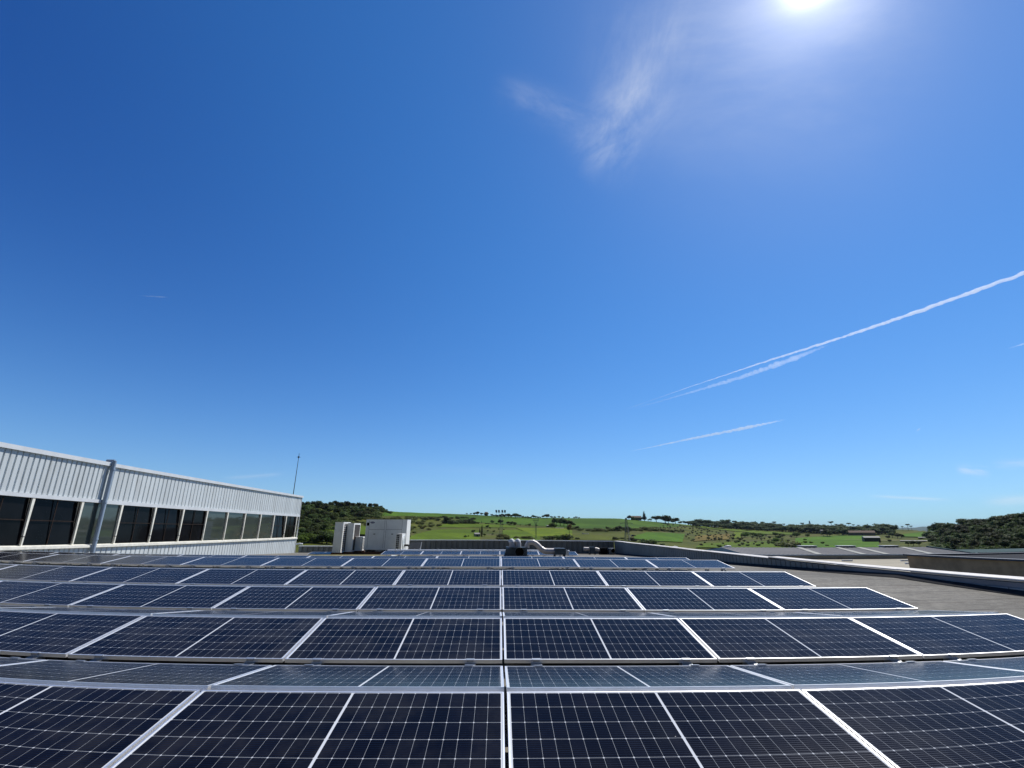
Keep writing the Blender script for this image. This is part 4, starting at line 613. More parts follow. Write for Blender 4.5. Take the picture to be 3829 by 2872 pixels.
# ---------------------------------------------------------------- plant on the roof
def roofbase(x, y): return (x, y, roof_z(y))
def louvre_face(bm, x, y0, y1, z0, z1, nb, t=.012):
    for i in range(nb + 1):
        z = z0 + (z1 - z0) * i / nb; bm.box(x, x + .006, y0, y1, z - t, z + t)
def tall_unit(x0, x1, y0, y1, z0, z1, label, bars):
    u = empty('condenser_unit', ((x0 + x1) / 2, (y0 + y1) / 2, roof_z(y0)), label, 'air conditioner', 'air conditioning units on the roof')
    b = MB(); b.box(x0, x1, y0, y1, z0, z1); b.build('casing', M['unit'], u)
    b = MB(); f = .13
    b.box(x1 + .001, x1 + .03, y0, y0 + f * 1.6, z0, z1); b.box(x1 + .001, x1 + .03, y1 - .07, y1, z0, z1); b.box(x1 + .001, x1 + .03, y0 + f * 1.6, y1 - .07, z0, z0 + .09); b.box(x1 + .001, x1 + .03, y0 + f * 1.6, y1 - .07, z1 - .08, z1); b.build('side_frame', M['unitlight'], u)
    b = MB(); b.box(x1 + .001, x1 + .012, y0 + f * 1.6 + .002, y1 - .072, z0 + .092, z1 - .082); b.build('coil', M['coil'], u)
    if bars:
        b = MB(); louvre_face(b, x1 + .013, y0 + f * 1.6, y1 - .07, z0 + .16, z1 - .16, bars, .014); 
        ym = (y0 + y1) / 2 + .07
        for yy in (ym - .3, ym, ym + .3): b.box(x1 + .012, x1 + .021, yy - .012, yy + .012, z0 + .09, z1 - .08)
        b.build('guard', M['unitlight'], u)
    b = MB(); b.box(x0 - .01, x1 + .035, y0 - .015, y1 + .01, z1, z1 + .035); b.build('top_cover', M['unitlight'], u)
    for yy in (y0 + .08, y1 - .2):
        b = MB(); b.box(x0 - .1, x1 + .12, yy, yy + .12, roof_z(y0) - .05, z0 - .002); b.build('skid', M['timber'], u)
    return u
tall_unit(-12.08, -11.50, 36.0, 37.7, -1.72, .37, 'tall grey condenser with louvred white side, leftmost of the roof units', 13)
tall_unit(-11.42, -10.96, 36.8, 38.5, -1.70, .31, 'tall grey condenser with a plain brown coil side, second from the left', 0)
tall_unit(-10.93, -10.53, 37.5, 38.6, -1.66, -.68, 'short condenser squeezed between the tall pair and the big chiller', 8)
# big chiller
ch = empty('chiller', (-8.55, 37.7, roof_z(37)), 'large box-shaped grey chiller with a blue oval badge, biggest unit on the roof', 'air conditioner', 'air conditioning units on the roof')
x0, x1, y0, y1, z0, z1 = -10.10, -7.03, 37.0, 38.45, -1.56, .58
b = MB(); b.box(x0, x1, y0, y1, z0, z1); b.build('casing', M['unit'], ch)
b = MB(); b.box(x1 + .001, x1 + .02, y0, y1, z0, z1); b.build('end_panel', M['unitlight'], ch)
b = MB()
for x in (-9.86, -8.70, -8.57, -7.38): b.box(x - .008, x + .008, y0 - .006, y0 - .001, z0 + .1, z1 - .04)
b.box(-9.86, -8.70, y0 - .0065, y0 - .001, -.12, -.10); b.box(-8.57, -7.38, y0 - .0065, y0 - .001, -.12, -.10); b.build('seams', M['seam'], ch)
for x in (-9.41, -8.07): b = MB(); b.box(x - .07, x + .07, y0 - .03, y0 - .001, -.47, -.42); b.build('handle', M['grille'], ch)
b = MB(); b.box(-10.04, -9.86, y0 - .008, y0 - .001, .16, .38); b.build('vent_plate', M['black'], ch)
b = MB(); N = 24; b.add([(-9.62 + .165 * math.cos(2 * math.pi * i / N), y0 - .012, .385 + .065 * math.sin(2 * math.pi * i / N)) for i in range(N)] + [(-9.62 + .165 * math.cos(2 * math.pi * i / N), y0 - .001, .385 + .065 * math.sin(2 * math.pi * i / N)) for i in range(N)],
    [tuple(range(N))] + [(i, i + N, (i + 1) % N + N, (i + 1) % N) for i in range(N)]); bd = b.build('badge', M['badge'], ch)
tc = bpy.data.curves.new('lettering', 'FONT'); tc.body = 'Carrier'; tc.size = .085; tc.align_x = 'CENTER'; tc.align_y = 'CENTER'; tc.extrude = .002; tc.shear = .3; tc.materials.append(M['white'])
tmp = bpy.data.objects.new('lettering_curve', tc); col.objects.link(tmp); dg = bpy.context.evaluated_depsgraph_get(); lm = bpy.data.meshes.new_from_object(tmp.evaluated_get(dg)); bpy.data.objects.remove(tmp)
to = bpy.data.objects.new('lettering', lm); col.objects.link(to); to.parent = bd; to.location = Vector((-9.62, y0 - .016, .385)) - Vector(ch['_o']); to.rotation_euler = (R(90), 0, 0)
b = MB(); b.box(x0 - .01, x1 + .03, y0 - .02, y1 + .02, z1, z1 + .03); b.build('top_cover', M['unit'], ch)
for x in (-9.95, -9.7, -8.6, -7.5):
    b = MB(); b.box(x, x + .14, y0 + .02, y1, z0 - .16, z0 - .002); b.build('foot', M['grille'], ch)
for ya in (y0 + .05, y1 - .3): b = MB(); b.box(x0 - .1, x1 + .35, ya, ya + .2, roof_z(38.4) - .05, z0 - .162); b.build('bearer', M['timber'], ch)
# small outdoor unit in front of the chiller
su = empty('outdoor_unit', (-7.13, 35.6, roof_z(35.4)), 'small white outdoor unit with a round fan, standing before the chiller', 'air conditioner', 'air conditioning units on the roof')
x0, x1, y0, y1, z0, z1 = -7.34, -6.93, 35.0, 36.3, -1.60, -.39
b = MB(); b.box(x0, x1, y0, y1, z0, z1); b.build('casing', M['unitlight'], su)
b = MB(); b.box(x0 + .03, x1 - .19, y0 - .006, y0 - .001, z0 + .06, z1 - .07); q = b.build('side_grille', M['black'], su)
b = MB()
for i in range(1, 8): z = z0 + .06 + (z1 - z0 - .13) * i / 8; b.box(x0 + .03, x1 - .19, y0 - .012, y0 - .0065, z - .012, z + .012)
b.box(x0 + .115, x0 + .135, y0 - .013, y0 - .0065, z0 + .06, z1 - .07); b.build('grille_bars', M['unit'], su)
b = MB(); b.tube([(x1 + .001, 35.68, -.98), (x1 + .02, 35.68, -.98)], .47, 28); b.build('fan_guard', M['unit'], su)
b = MB()
for rr_ in (.15, .25, .35, .44): b.tube([(x1 + .03, 35.68 + rr_ * math.cos(t * math.pi / 12), -.98 + rr_ * math.sin(t * math.pi / 12)) for t in range(25)], .008, 4, False)
b.build('fan_rings', M['unitlight'], su)
for ya in (y0 + .1, y1 - .3): b = MB(); b.box(x0 - .02, x1 + .1, ya, ya + .1, roof_z(35) - .08, z0 - .002); b.build('skid', M['grille'], su)
b = MB(); b.tube([(-6.90, 35.9, -1.18), (-6.62, 35.85, -1.17), (-6.5, 35.8, -1.22), (-6.46, 35.75, -1.35), (-6.46, 35.7, -1.87)], .045, 8); b.tube([(-6.90, 36.0, -1.24), (-6.66, 35.98, -1.23), (-6.56, 35.92, -1.30), (-6.54, 35.9, -1.88)], .035, 8)
tag(b.build('pipe', M['rubber']), 'black insulated pipes bending down beside the small outdoor unit', 'pipe')
b = MB(); b.hexa([(-6.66, 30.4, -1.66), (-6.54, 30.4, -1.66), (-6.20, 35.9, -1.62), (-6.32, 35.9, -1.62), (-6.66, 30.4, -1.60), (-6.54, 30.4, -1.60), (-6.20, 35.9, -1.56), (-6.32, 35.9, -1.56)])
for t in (.12, .55, .9): x, y = -6.6 + .34 * t, 30.4 + 5.5 * t; b.box(x - .03, x + .03, y - .03, y + .03, roof_z(y) - .02, -1.64)
tag(b.build('cable_tray', M['cream']), 'cream cable tray on short legs running toward the chiller', 'cable tray')
b = MB(); b.hexa([(-6.30, 34.0, -1.82), (-5.52, 34.0, -1.82), (-5.50, 34.05, -1.82), (-6.28, 34.05, -1.82), (-6.17, 34.25, -.97), (-5.41, 34.25, -.94), (-5.41, 34.3, -.94), (-6.17, 34.3, -.97)])
bo = tag(b.build('board', M['slab']), 'grey board standing upright to the right of the small outdoor unit', 'board')
b = MB(); b.hexa([(-5.52, 33.99, -1.82), (-5.48, 33.99, -1.82), (-5.46, 34.05, -1.82), (-5.498, 34.05, -1.82), (-5.409, 34.24, -.93), (-5.37, 34.24, -.93), (-5.37, 34.3, -.93), (-5.409, 34.3, -.93)]); q = b.build('edge_trim', M['white']); q.parent = bo
b = MB(); pts = []
for i in range(40):
    a = 2 * math.pi * i / 40; k = 1 + .10 * mnoise.noise(Vector((math.cos(a) * 2, math.sin(a) * 2, .5))); x, y = -8.9 + 4.6 * k * math.cos(a), 35.8 + 4.6 * k * math.sin(a); pts.append((x, y, roof_z(y) + .012))
b.add([(-8.9, 35.8, roof_z(35.8) + .02)] + pts, [(0, i + 1, (i + 1) % 40 + 1) for i in range(40)]); tag(b.build('moss', M['moss']), 'yellow-green moss spread over the gravel around the roof units', 'moss', None, 'stuff')

# extractor with two capped stacks
ex = empty('extractor_fan', (.83, 25.2, roof_z(25)), 'dark extractor housing with two pale capped stacks and a round black opening', 'extractor fan', 'extractor fans on the roof')
Y = 25.0; k = Y / 24.0
def ux(v): return v * k
b = MB()
zb = roof_z(25) ; zt = -.91 * k
b.box(ux(.74), ux(1.40), Y, Y + .7, -1.30, zt); b.hexa([(ux(.28), Y + .1, -1.30), (ux(.738), Y + .1, -1.30), (ux(.738), Y + .8, -1.30), (ux(.28), Y + .8, -1.30), (ux(.36), Y + .1, -1.02), (ux(.738), Y + .1, zt - .01), (ux(.738), Y + .8, zt - .01), (ux(.36), Y + .8, -1.02)])
b.build('housing', M['fan'], ex)
b = MB(); b.hexa([(ux(.16), Y - .1, zb), (ux(1.50), Y - .1, zb), (ux(1.50), Y + .9, zb), (ux(.16), Y + .9, zb), (ux(.28), Y - .02, -1.302), (ux(1.42), Y - .02, -1.302), (ux(1.42), Y + .8, -1.302), (ux(.28), Y + .8, -1.302)]); b.build('base_skirt', M['fan'], ex)
b = MB(); b.box(ux(.36), ux(1.41), Y - .03, Y + .82, zt + .001, zt + .03); b.build('lid', M['fan'], ex)
b = MB(); b.tube([(ux(1.02), Y - .10, -1.14), (ux(1.02), Y - .001, -1.14)], .235, 24, False); b.build('collar', M['galv'], ex)
b = MB(); b.tube([(ux(1.02), Y - .012, -1.14), (ux(1.02), Y - .002, -1.14)], .21, 24); b.build('opening', M['black'], ex)
for cx in (.66, .97):
    b = MB(); b.tube([(ux(cx), Y + .35, zt + .03), (ux(cx), Y + .35, zt + .2), (ux(cx) - .03, Y + .37, zt + .30)], [.15, .15, .14], 18); s_ = b.build('stack', M['duct'], ex)
    b = MB(); b.tube([(ux(cx) - .03, Y + .37, zt + .27), (ux(cx) - .035, Y + .38, zt + .36), (ux(cx) - .04, Y + .40, zt + .40)], [.158, .15, .08], 18); q = b.build('cap', M['white'], ex); 
# pale duct that arches down to its fan box
du = empty('duct_fan', (3.2, 25.1, roof_z(25)), 'dark fan box fed by a thick pale duct that bends down beside the capped stacks', 'extractor fan', 'extractor fans on the roof')
pts = [(1.42, .0, -.93), (1.41, 0, -.80), (1.46, 0, -.70), (1.58, 0, -.655), (1.72, 0, -.66), (1.84, 0, -.71), (1.95, 0, -.80), (2.05, 0, -.90), (2.15, 0, -.99), (2.28, 0, -1.055), (2.42, 0, -1.07), (2.78, 0, -1.07)]
b = MB(); b.tube([(x * k, Y + .45, z * k) for x, y, z in pts], [.12, .12, .12, .12, .125, .13, .135, .14, .145, .15, .15, .15], 18); d_ = b.build('duct', M['duct'], du)
for i in (2, 4, 6, 8, 10):
    b = MB(); p0 = Vector((pts[i][0] * k, Y + .45, pts[i][2] * k)); p1 = Vector((pts[i + 1][0] * k, Y + .45, pts[i + 1][2] * k)); dd = (p1 - p0).normalized()
    b.tube([p0 - dd * .012, p0 + dd * .012], .158 if i > 6 else .14, 18); q = b.build('joint_ring', M['galv'], du)
b = MB(); b.box(2.77 * k, 3.30 * k, Y + .1, Y + .85, -1.22 * k, -.92 * k); b.build('fan_box', M['fan'], du)
b = MB(); b.hexa([(3.302 * k, Y + .12, -1.21 * k), (3.45 * k, Y + .05, -1.26 * k), (3.45 * k, Y + .9, -1.26 * k), (3.302 * k, Y + .83, -1.21 * k), (3.302 * k, Y + .12, -.95 * k), (3.45 * k, Y + .05, -1.03 * k), (3.45 * k, Y + .9, -1.03 * k), (3.302 * k, Y + .83, -.95 * k)]); b.build('outlet_hood', M['galv'], du)
for x in (2.9, 3.4): b = MB(); b.box(x - .03, x + .03, Y + .2, Y + .75, roof_z(25) - .02, -1.222 * k); b.build('stand', M['grille'], du)
# two smaller units by the far corner
Y = 40.0; k = Y / 34.0
sf = empty('inline_fan', (7.6, 40.3, roof_z(40)), 'small dark box fan with short pale ducts on both sides before the far wall', 'extractor fan', 'extractor fans on the roof')
zb = roof_z(40)
b = MB(); b.box(6.34 * k, 6.72 * k, Y, Y + .5, zb + .08, -1.19 * k); b.build('housing', M['fan'], sf)
for xa in (6.33, 6.70): b = MB(); b.box(xa * k, (xa + .055) * k, Y - .03, Y + .53, zb - .02, zb + .078); b.build('foot', M['grille'], sf)
b = MB(); b.tube([(5.96 * k, Y + .25, -1.31 * k), (6.339 * k, Y + .25, -1.33 * k)], [.13, .14], 16); b.build('duct', M['duct'], sf)
b = MB(); b.tube([(6.721 * k, Y + .25, -1.33 * k), (6.85 * k, Y + .25, -1.33 * k), (7.06 * k, Y + .25, -1.40 * k)], .14, 16); b.build('duct', M['duct'], sf)
cb = empty('blower', (8.9, 40.3, roof_z(40)), 'black blower box with a round outlet in the corner by the right parapet', 'extractor fan', 'extractor fans on the roof')
b = MB(); b.box(7.07 * k, 7.61 * k, Y, Y + .6, zb - .02, -1.24 * k); b.build('motor_box', M['black'], cb)
b = MB(); b.hexa([(7.66 * k, Y, zb - .02), (8.10 * k, Y, zb - .02), (8.10 * k, Y + .6, zb - .02), (7.66 * k, Y + .6, zb - .02), (7.72 * k, Y, -1.26 * k), (8.07 * k, Y, -1.25 * k), (8.07 * k, Y + .6, -1.25 * k), (7.72 * k, Y + .6, -1.26 * k)]); b.build('housing', M['cladgrey'], cb)
b = MB(); b.tube([(7.94 * k, Y - .15, -1.41 * k), (7.94 * k, Y - .001, -1.41 * k)], .17, 18, False); b.build('collar', M['galv'], cb)
b = MB(); b.tube([(7.94 * k, Y - .02, -1.41 * k), (7.94 * k, Y - .004, -1.41 * k)], .155, 18); b.build('outlet', M['black'], cb)
# cable trunking behind the farthest panels
tr = empty('cable_trunking', (-3, 27.7, roof_z(27.7)), 'long pale metal trunking just behind the farthest row of panels', 'cable trunking')
b = MB(); b.box(-6.2, 4.0, 27.52, 27.82, -1.255, -1.15); b.build('cover', M['alu'], tr)
for i in range(6): b = MB(); b.box(-5.6 + 1.8 * i, -5.5 + 1.8 * i, 27.6, 27.75, roof_z(27.7) - .02, -1.257); b.build('support', M['galv'], tr)
for i in range(10):
    for dx in (-.14, .14): b = MB(); x = -5.6 + 1.03 * i + dx; b.box(x - .03, x + .03, 27.50, 27.56, -1.148, -1.11); b.build('lid_clip', M['white'], tr)

# ---------------------------------------------------------------- neighbouring buildings beyond the right-hand parapet
nb = empty('sheet_roof_hall', (37, 55, -9.5), 'low hall with a grey sheet roof and pale translucent strips beyond the right parapet', 'building')
b = MB(); b.box(25.5, 49.8, 50.05, 60.9, -9.5, -2.5); b.build('body', M['concrete'], nb)
b = MB(); pit = .5
for (ya, za, yb, zb_) in ((50.0, -2.36, 55.5, -1.86), (55.5, -1.86, 61.0, -2.36)):
    x = 25.5; pr = []
    while x < 50.0 - 1e-6: pr += [(x, 0), (x + .36, 0), (x + .40, .035), (x + .46, .035)]; x += .5
    pr.append((50.0, 0)); v_ = []
    for a, h in pr: v_ += [(a, ya, za + h), (a, yb, zb_ + h)]
    b.add(v_, [(2 * i, 2 * i + 2, 2 * i + 3, 2 * i + 1) for i in range(len(pr) - 1)])
b.build('roof', M['hallroof'], nb)
b = MB(); b.add([(25.5, 50.02, -2.5), (25.5, 61, -2.5), (25.5, 61, -2.37), (25.5, 55.5, -1.87), (25.5, 50.02, -2.37)], [(0, 1, 2, 3, 4)]); b.build('gable', M['bluegrey'], nb)
for xe, xr in ((33.2, 34.5), (37.9, 39.05), (40.45, 41.6), (45.3, 46.95)):
    b = MB(); b.hexa([(xe - .34, 49.98, -2.34), (xe + .34, 49.98, -2.34), (xr + .30, 55.48, -1.84), (xr - .30, 55.48, -1.84), (xe - .34, 49.98, -2.31), (xe + .34, 49.98, -2.31), (xr + .30, 55.48, -1.81), (xr - .30, 55.48, -1.81)]); b.build('translucent_strip', M['hallstrip'], nb)
for xv, wv in ((35.8, 1.9), (40.4, 1.95), (45.65, 1.9)):
    b = MB(); b.box(xv - wv / 2 + .05, xv + wv / 2 - .05, 55.55, 56.3, -1.92, -1.70); v_ = b.build('ridge_vent', M['cladgrey'], nb)
    b = MB(); b.box(xv - wv / 2, xv + wv / 2, 55.45, 56.4, -1.698, -1.64); q = b.build('cover', M['white'], nb); q.parent = v_
b = MB(); b.box(25.4, 50.0, 49.86, 49.99, -2.46, -2.345); b.build('gutter', M['bluegrey'], nb)
b = MB(); b.hexa([(49.9, 49.9, -2.42), (50.25, 49.9, -2.42), (50.25, 55.5, -1.90), (49.9, 55.5, -1.90), (49.9, 49.9, -2.28), (50.25, 49.9, -2.28), (50.25, 55.5, -1.72), (49.9, 55.5, -1.72)]); b.build('verge_flashing', M['green'], nb)
b = MB(); b.box(14, 46, 31, 49.84, -9.5, -2.82); pl = tag(b.build('flat_roof_building', M['concrete']), 'flat building with a pale sunlit roof between the sheet-roof hall and the parapet', 'building')
b = MB(); b.add([(14, 31, -2.80), (46, 31, -2.80), (46, 49.84, -2.80), (14, 49.84, -2.80)], [(0, 1, 2, 3)]); q = b.build('roof', M['paleroof']); q.parent = pl
for x, y in ((30, 44), (33.5, 46.5), (36, 42), (39, 46), (28, 40)): b = MB(); b.box(x - .5, x + .5, y - .08, y + .08, -2.798, -2.66); q = b.build('roof_upstand', M['white']); q.parent = pl
bw = empty('brown_building', (33, 17, -9.5), 'brown rendered building with a dark flat coping near the right parapet', 'building')
b = MB(); b.box(26.0, 42, 4, 30.5, -9.5, -1.53); b.build('wall', M['brown'], bw)
b = MB(); b.box(25.86, 26.25, 3.9, 30.65, -1.528, -1.43); b.box(26.25, 42.1, 30.3, 30.65, -1.528, -1.43); b.build('coping', M['darkcap'], bw)
b = MB(); b.box(26.26, 42, 4, 30.29, -1.529, -1.52); b.build('roof', M['felt'], bw)
gh = empty('green_hall', (60, 52, -9.5), 'dark green clad hall behind the brown building', 'building')
b = MB(); corrugate(b, 50.3, 76, .6, .12, .06, lambda u, d, z: (u, 49.5 + d, z), -9.5, -2.32); b.box(50.3, 76, 49.6, 60, -9.5, -2.34); b.build('wall', M['green'], gh)
b = MB(); b.box(50.3, 76, 49.38, 49.7, -2.318, -2.25); b.build('coping', M['green'], gh)
pb = empty('low_annex', (55, 44, -9.5), 'low annex with a pale roof in front of the dark green hall', 'building')
b = MB(); b.box(46.6, 62, 43, 47, -9.5, -2.72); b.build('wall', M['concrete'], pb)
b = MB(); b.hexa([(46.3, 42.9, -2.718), (62, 42.9, -2.718), (62, 47, -2.718), (46.3, 47, -2.718), (46.3, 42.9, -2.60), (62, 42.9, -2.60), (62, 47, -2.36), (48.5, 47, -2.36)]); b.build('roof', M['hallroof'], pb)

def street_lamp(x, y, z, dx, label):
    u = empty('street_lamp', (x - dx * 1.6, y, -9.5), label, 'street lamp', 'street lamps beyond the roof edge'); sx = x - dx * 1.6
    b = MB(); b.tube([(sx, y, -9.5), (sx, y, z - .75), (sx + dx * .15, y, z - .40), (sx + dx * .55, y, z - .13), (sx + dx * 1.05, y, z - .02)], [.09, .06, .05, .05, .04], 10); b.build('pole', M['galv'], u)
    b = MB(); b.tube([(x - dx * .60, y, z - .01), (x - dx * .45, y, z), (x - dx * .1, y, z + .03), (x + dx * .18, y, z + .01), (x + dx * .26, y, z - .02)], [.05, .10, .13, .10, .03], 12); b.build('lamp_head', M['white'], u)
street_lamp(27.6, 58, -1.84, 1, 'street lamp with a curved arm and white head before the sheet-roof hall')
street_lamp(21.15, 58, -1.97, 1, 'street lamp whose white head just clears the right parapet')
street_lamp(-23.2, 58, -1.86, 1, 'street lamp whose white head shows beside the warehouse corner')
street_lamp(78.4, 70, -3.10, 1, 'street lamp with a white head below the wood at far right')

# ---------------------------------------------------------------- masts and pylons
def lattice(bm, x, y, z0, z1, w0, w1, nseg, t):
    def c(i): 
        f = i / nseg; w_ = (w0 * (1 - f) + w1 * f) / 2; z = z0 + (z1 - z0) * f
        return [(x + sx * w_, y + sy * w_, z) for sx, sy in ((-1, -1), (1, -1), (1, 1), (-1, 1))]
    for i in range(nseg):
        a, d = c(i), c(i + 1)
        for j in range(4): bm.bar(a[j], d[j], t); bm.bar(a[j], d[(j + 1) % 4], t * .6); bm.bar(d[j], d[(j + 1) % 4], t * .6)
mx, my = 1.5, 343.5; g = ground_z(mx, my)
fm = empty('floodlight_mast', (mx, my, g), 'lattice floodlight mast with four dark lamps, in the middle field', 'floodlight mast')
b = MB(); lattice(b, mx, my, g, 8.2, 2.6, 1.2, 12, .11); b.build('tower', M['lattice'], fm)
b = MB(); b.bar((mx - 4.0, my, 8.2), (mx + 3.0, my, 8.2), .12); b.bar((mx - 4.0, my, 10.8), (mx + 3.0, my, 10.8), .12)
for x in (-3.6, -1.7, .7, 2.6): b.bar((mx + x, my, 8.2), (mx + x, my, 10.8), .1)
b.build('lamp_frame', M['lattice'], fm)
for x in (-3.6, -1.7, .7, 2.6):
    b = MB(); b.hexa([(mx + x - .55, my - .5, 10.6), (mx + x + .55, my - .5, 10.6), (mx + x + .55, my + .3, 10.5), (mx + x - .55, my + .3, 10.5), (mx + x - .7, my - .8, 12.1), (mx + x + .5, my - .8, 12.1), (mx + x + .5, my, 12.3), (mx + x - .7, my, 12.3)]); b.build('floodlight', M['lamp'], fm)
for x in (-3.0, -.2, 2.2):
    b = MB(); b.box(mx + x - .5, mx + x + .5, my - .5, my + .2, 7.6, 8.9); b.build('floodlight', M['lamp'], fm)
mx, my = 27.4, 359; g = ground_z(mx, my)
fm2 = empty('floodlight_mast', (mx, my, g), 'pale slim mast with a fan-shaped head, right of the floodlight mast', 'floodlight mast')
b = MB(); lattice(b, mx, my, g, 3.0, 1.1, .8, 9, .09); b.build('tower', M['lattice'], fm2)
b = MB()
for s in (-2.1, -1.1, 0, 1.1, 2.1): b.bar((mx + s * .25, my, 3.0), (mx + s, my, 6.2), .13); b.bar((mx + s, my, 5.4), (mx + s * .9, my, 7.3), .16)
b.bar((mx - 2.2, my, 5.6), (mx + 2.2, my, 5.6), .12); b.build('head', M['lattice'], fm2)
mx, my = 93.0, 350.5; g = ground_z(mx, my)
py = empty('power_pylon', (mx, my, g), 'lattice power pylon with crossarms standing before the right-hand fields', 'pylon')
b = MB(); lattice(b, mx, my, g, 1.0, 3.4, 1.9, 6, .14); lattice(b, mx, my, 1.0, 8.0, 1.9, .9, 6, .12); b.build('tower', M['lattice'], py)
for z, hw in ((4.2, 4.5), (1.3, 2.8)):
    b = MB(); b.bar((mx - hw, my, z), (mx + hw, my, z), .13); b.bar((mx - hw, my, z), (mx, my, z + 1.4), .10); b.bar((mx + hw, my, z), (mx, my, z + 1.4), .10)
    for s in (-1, 1): b.tube([(mx + s * hw, my, z), (mx + s * hw, my, z - .7)], .14, 6)
    b.build('crossarm', M['lattice'], py)
mx, my = 548, 838; b = MB(); lattice(b, mx, my, ground_z(mx, my), 17, 4.5, .5, 8, .28); tag(b.build('radio_tower', M['lattice']), 'far-off lattice tower rising from the wood on the horizon', 'tower')

# ---------------------------------------------------------------- small buildings in the fields
def hut(name, key, sx, sy, h, wall, roofm, label, roof_h=.25, rot=0., cat='hut'):
    x, y, r_ = SPOT[key]; z = ground_z(x, y) - .2
    u = empty(name, (x, y, z), label, cat); u.rotation_euler = (0, 0, rot)
    b = MB(); b.box(-sx / 2, sx / 2, -sy / 2, sy / 2, 0, h); b.build('wall', M[wall], u, True)
    b = MB(); b.extrude([(-sy / 2 - .3, h + .002), (sy / 2 + .3, h + .002), (0, h + roof_h)], lambda q, t: ((-sx / 2 - .3, sx / 2 + .3)[t], q[0], q[1])); b.build('roof', M[roofm], u, True)
    b = MB(); b.box(-.6, .6, -sy / 2 - .04, -sy / 2 - .002, 0, min(2.0, h * .8)); b.build('door', M['grille'], u, True)
    return u
hut('field_shed', 'shed', 3.4, 4, 2.2, 'concrete', 'slab', 'small grey shed left of the two dark cypresses', .9, .2, 'shed')
hut('field_shed', 'whitehut', 4.2, 3, 1.6, 'grille', 'whiteplaster', 'hut with a white roof beside the dark copse', .5, .1, 'shed')
hut('barn', 'barn', 15, 8, 5.0, 'lamp', 'whiteplaster', 'dark barn with a bright white roof in the right-hand field', 1.6, -.35, 'barn')
hut('farmhouse', 'brownhouse', 30, 10, 4.0, 'plaster', 'tile', 'low brown farmhouse with tiled roof at the foot of the far wood', 2.6, -.5, 'house')
hut('stone_hut', 'hut', 3.6, 4, 5.2, 'plaster', 'whiteplaster', 'narrow ochre hut with a pale roof before the far wood', .8, 0, 'hut')
hut('farmhouse', 'farmhouse', 15, 9, 4.0, 'plaster', 'tile', 'terracotta farmhouse half hidden by trees on the skyline', 2.4, -.2, 'house')
hut('farmhouse', 'skyhouse', 4, 4, 4.0, 'plaster', 'tile', 'tall pinkish house among the trees on the middle skyline', 1.8, .3, 'house')
hut('field_shed', 'roofhut', 5, 3, 1.8, 'grille', 'whiteplaster', 'pale roofed shed showing inside the hedge on the middle slope', .5, .1, 'shed')
hut('greenhouse', 'gh1', 14, 4, 1.0, 'grille', 'whiteplaster', 'long white-roofed shelter left of the dark wood on the right', .5, -.6, 'greenhouse')
hut('greenhouse', 'gh2', 13, 4, 1.0, 'grille', 'whiteplaster', 'long white-roofed shelter touching the edge of the right wood', .5, -.6, 'greenhouse')
hut('field_shed', 'gh3', 7, 4, 1.6, 'grille', 'whiteplaster', 'small white-roofed shed below the bright green rise at right', .5, -.6, 'shed')
hut('stone_wall', 'wall', 9, .8, .8, 'whiteplaster', 'whiteplaster', 'low pale wall at the foot of the dark copse', .2, .1, 'wall')
x, y, r_ = SPOT['rubble']; b = MB(); random.seed(8); v_ = []
for i in range(7):
    cx_, cz = x - 2.6 + .9 * i, ground_z(x, y); rr_ = .45 + .25 * random.random()
    b.tube([(cx_, y, cz - .2), (cx_ + .1, y, cz + rr_ * .7), (cx_ + .3, y, cz + rr_ * 1.3 - .08 * i)], [rr_, rr_ * .9, rr_ * .3], 7)
tag(b.build('rubble_heap', M['whiteplaster']), 'heap of pale white rubble on the edge of the middle field', 'rubble')
x, y, r_ = SPOT['car']; g = ground_z(x, y); u = empty('parked_car', (x, y, g), 'small dark car parked beside the power pylon in the fields', 'car')
b = MB(); b.extrude([(-2.0, .35), (2.0, .35), (2.05, .8), (1.2, .9), (.7, 1.4), (-.9, 1.45), (-1.6, .95), (-2.0, .85)], lambda q, t: (q[0], (-.85, .85)[t], q[1])); b.build('body', M['lamp'], u, True)
for sx in (-1.25, 1.25):
    for sy in (-.86, .86): b = MB(); b.tube([(sx, sy - .1, .33), (sx, sy + .1, .33)], .33, 14); b.build('wheel', M['rubber'], u, True)
x, y, r_ = SPOT['path']; b = MB(); v_ = []
for i in range(12):
    a = -.2 + i / 11.; cx_, cy_ = x - 14 + 34 * a, y + 26 - 40 * a + 5 * math.sin(a * 4); v_ += [(cx_ - 2.2, cy_, ground_z(cx_ - 2.2, cy_) + 1.3), (cx_ + 2.2, cy_, ground_z(cx_ + 2.2, cy_) + 1.3)]
b.add(v_, [(2 * i, 2 * i + 1, 2 * i + 3, 2 * i + 2) for i in range(11)]); structure(b.build('path', M['dirt']))
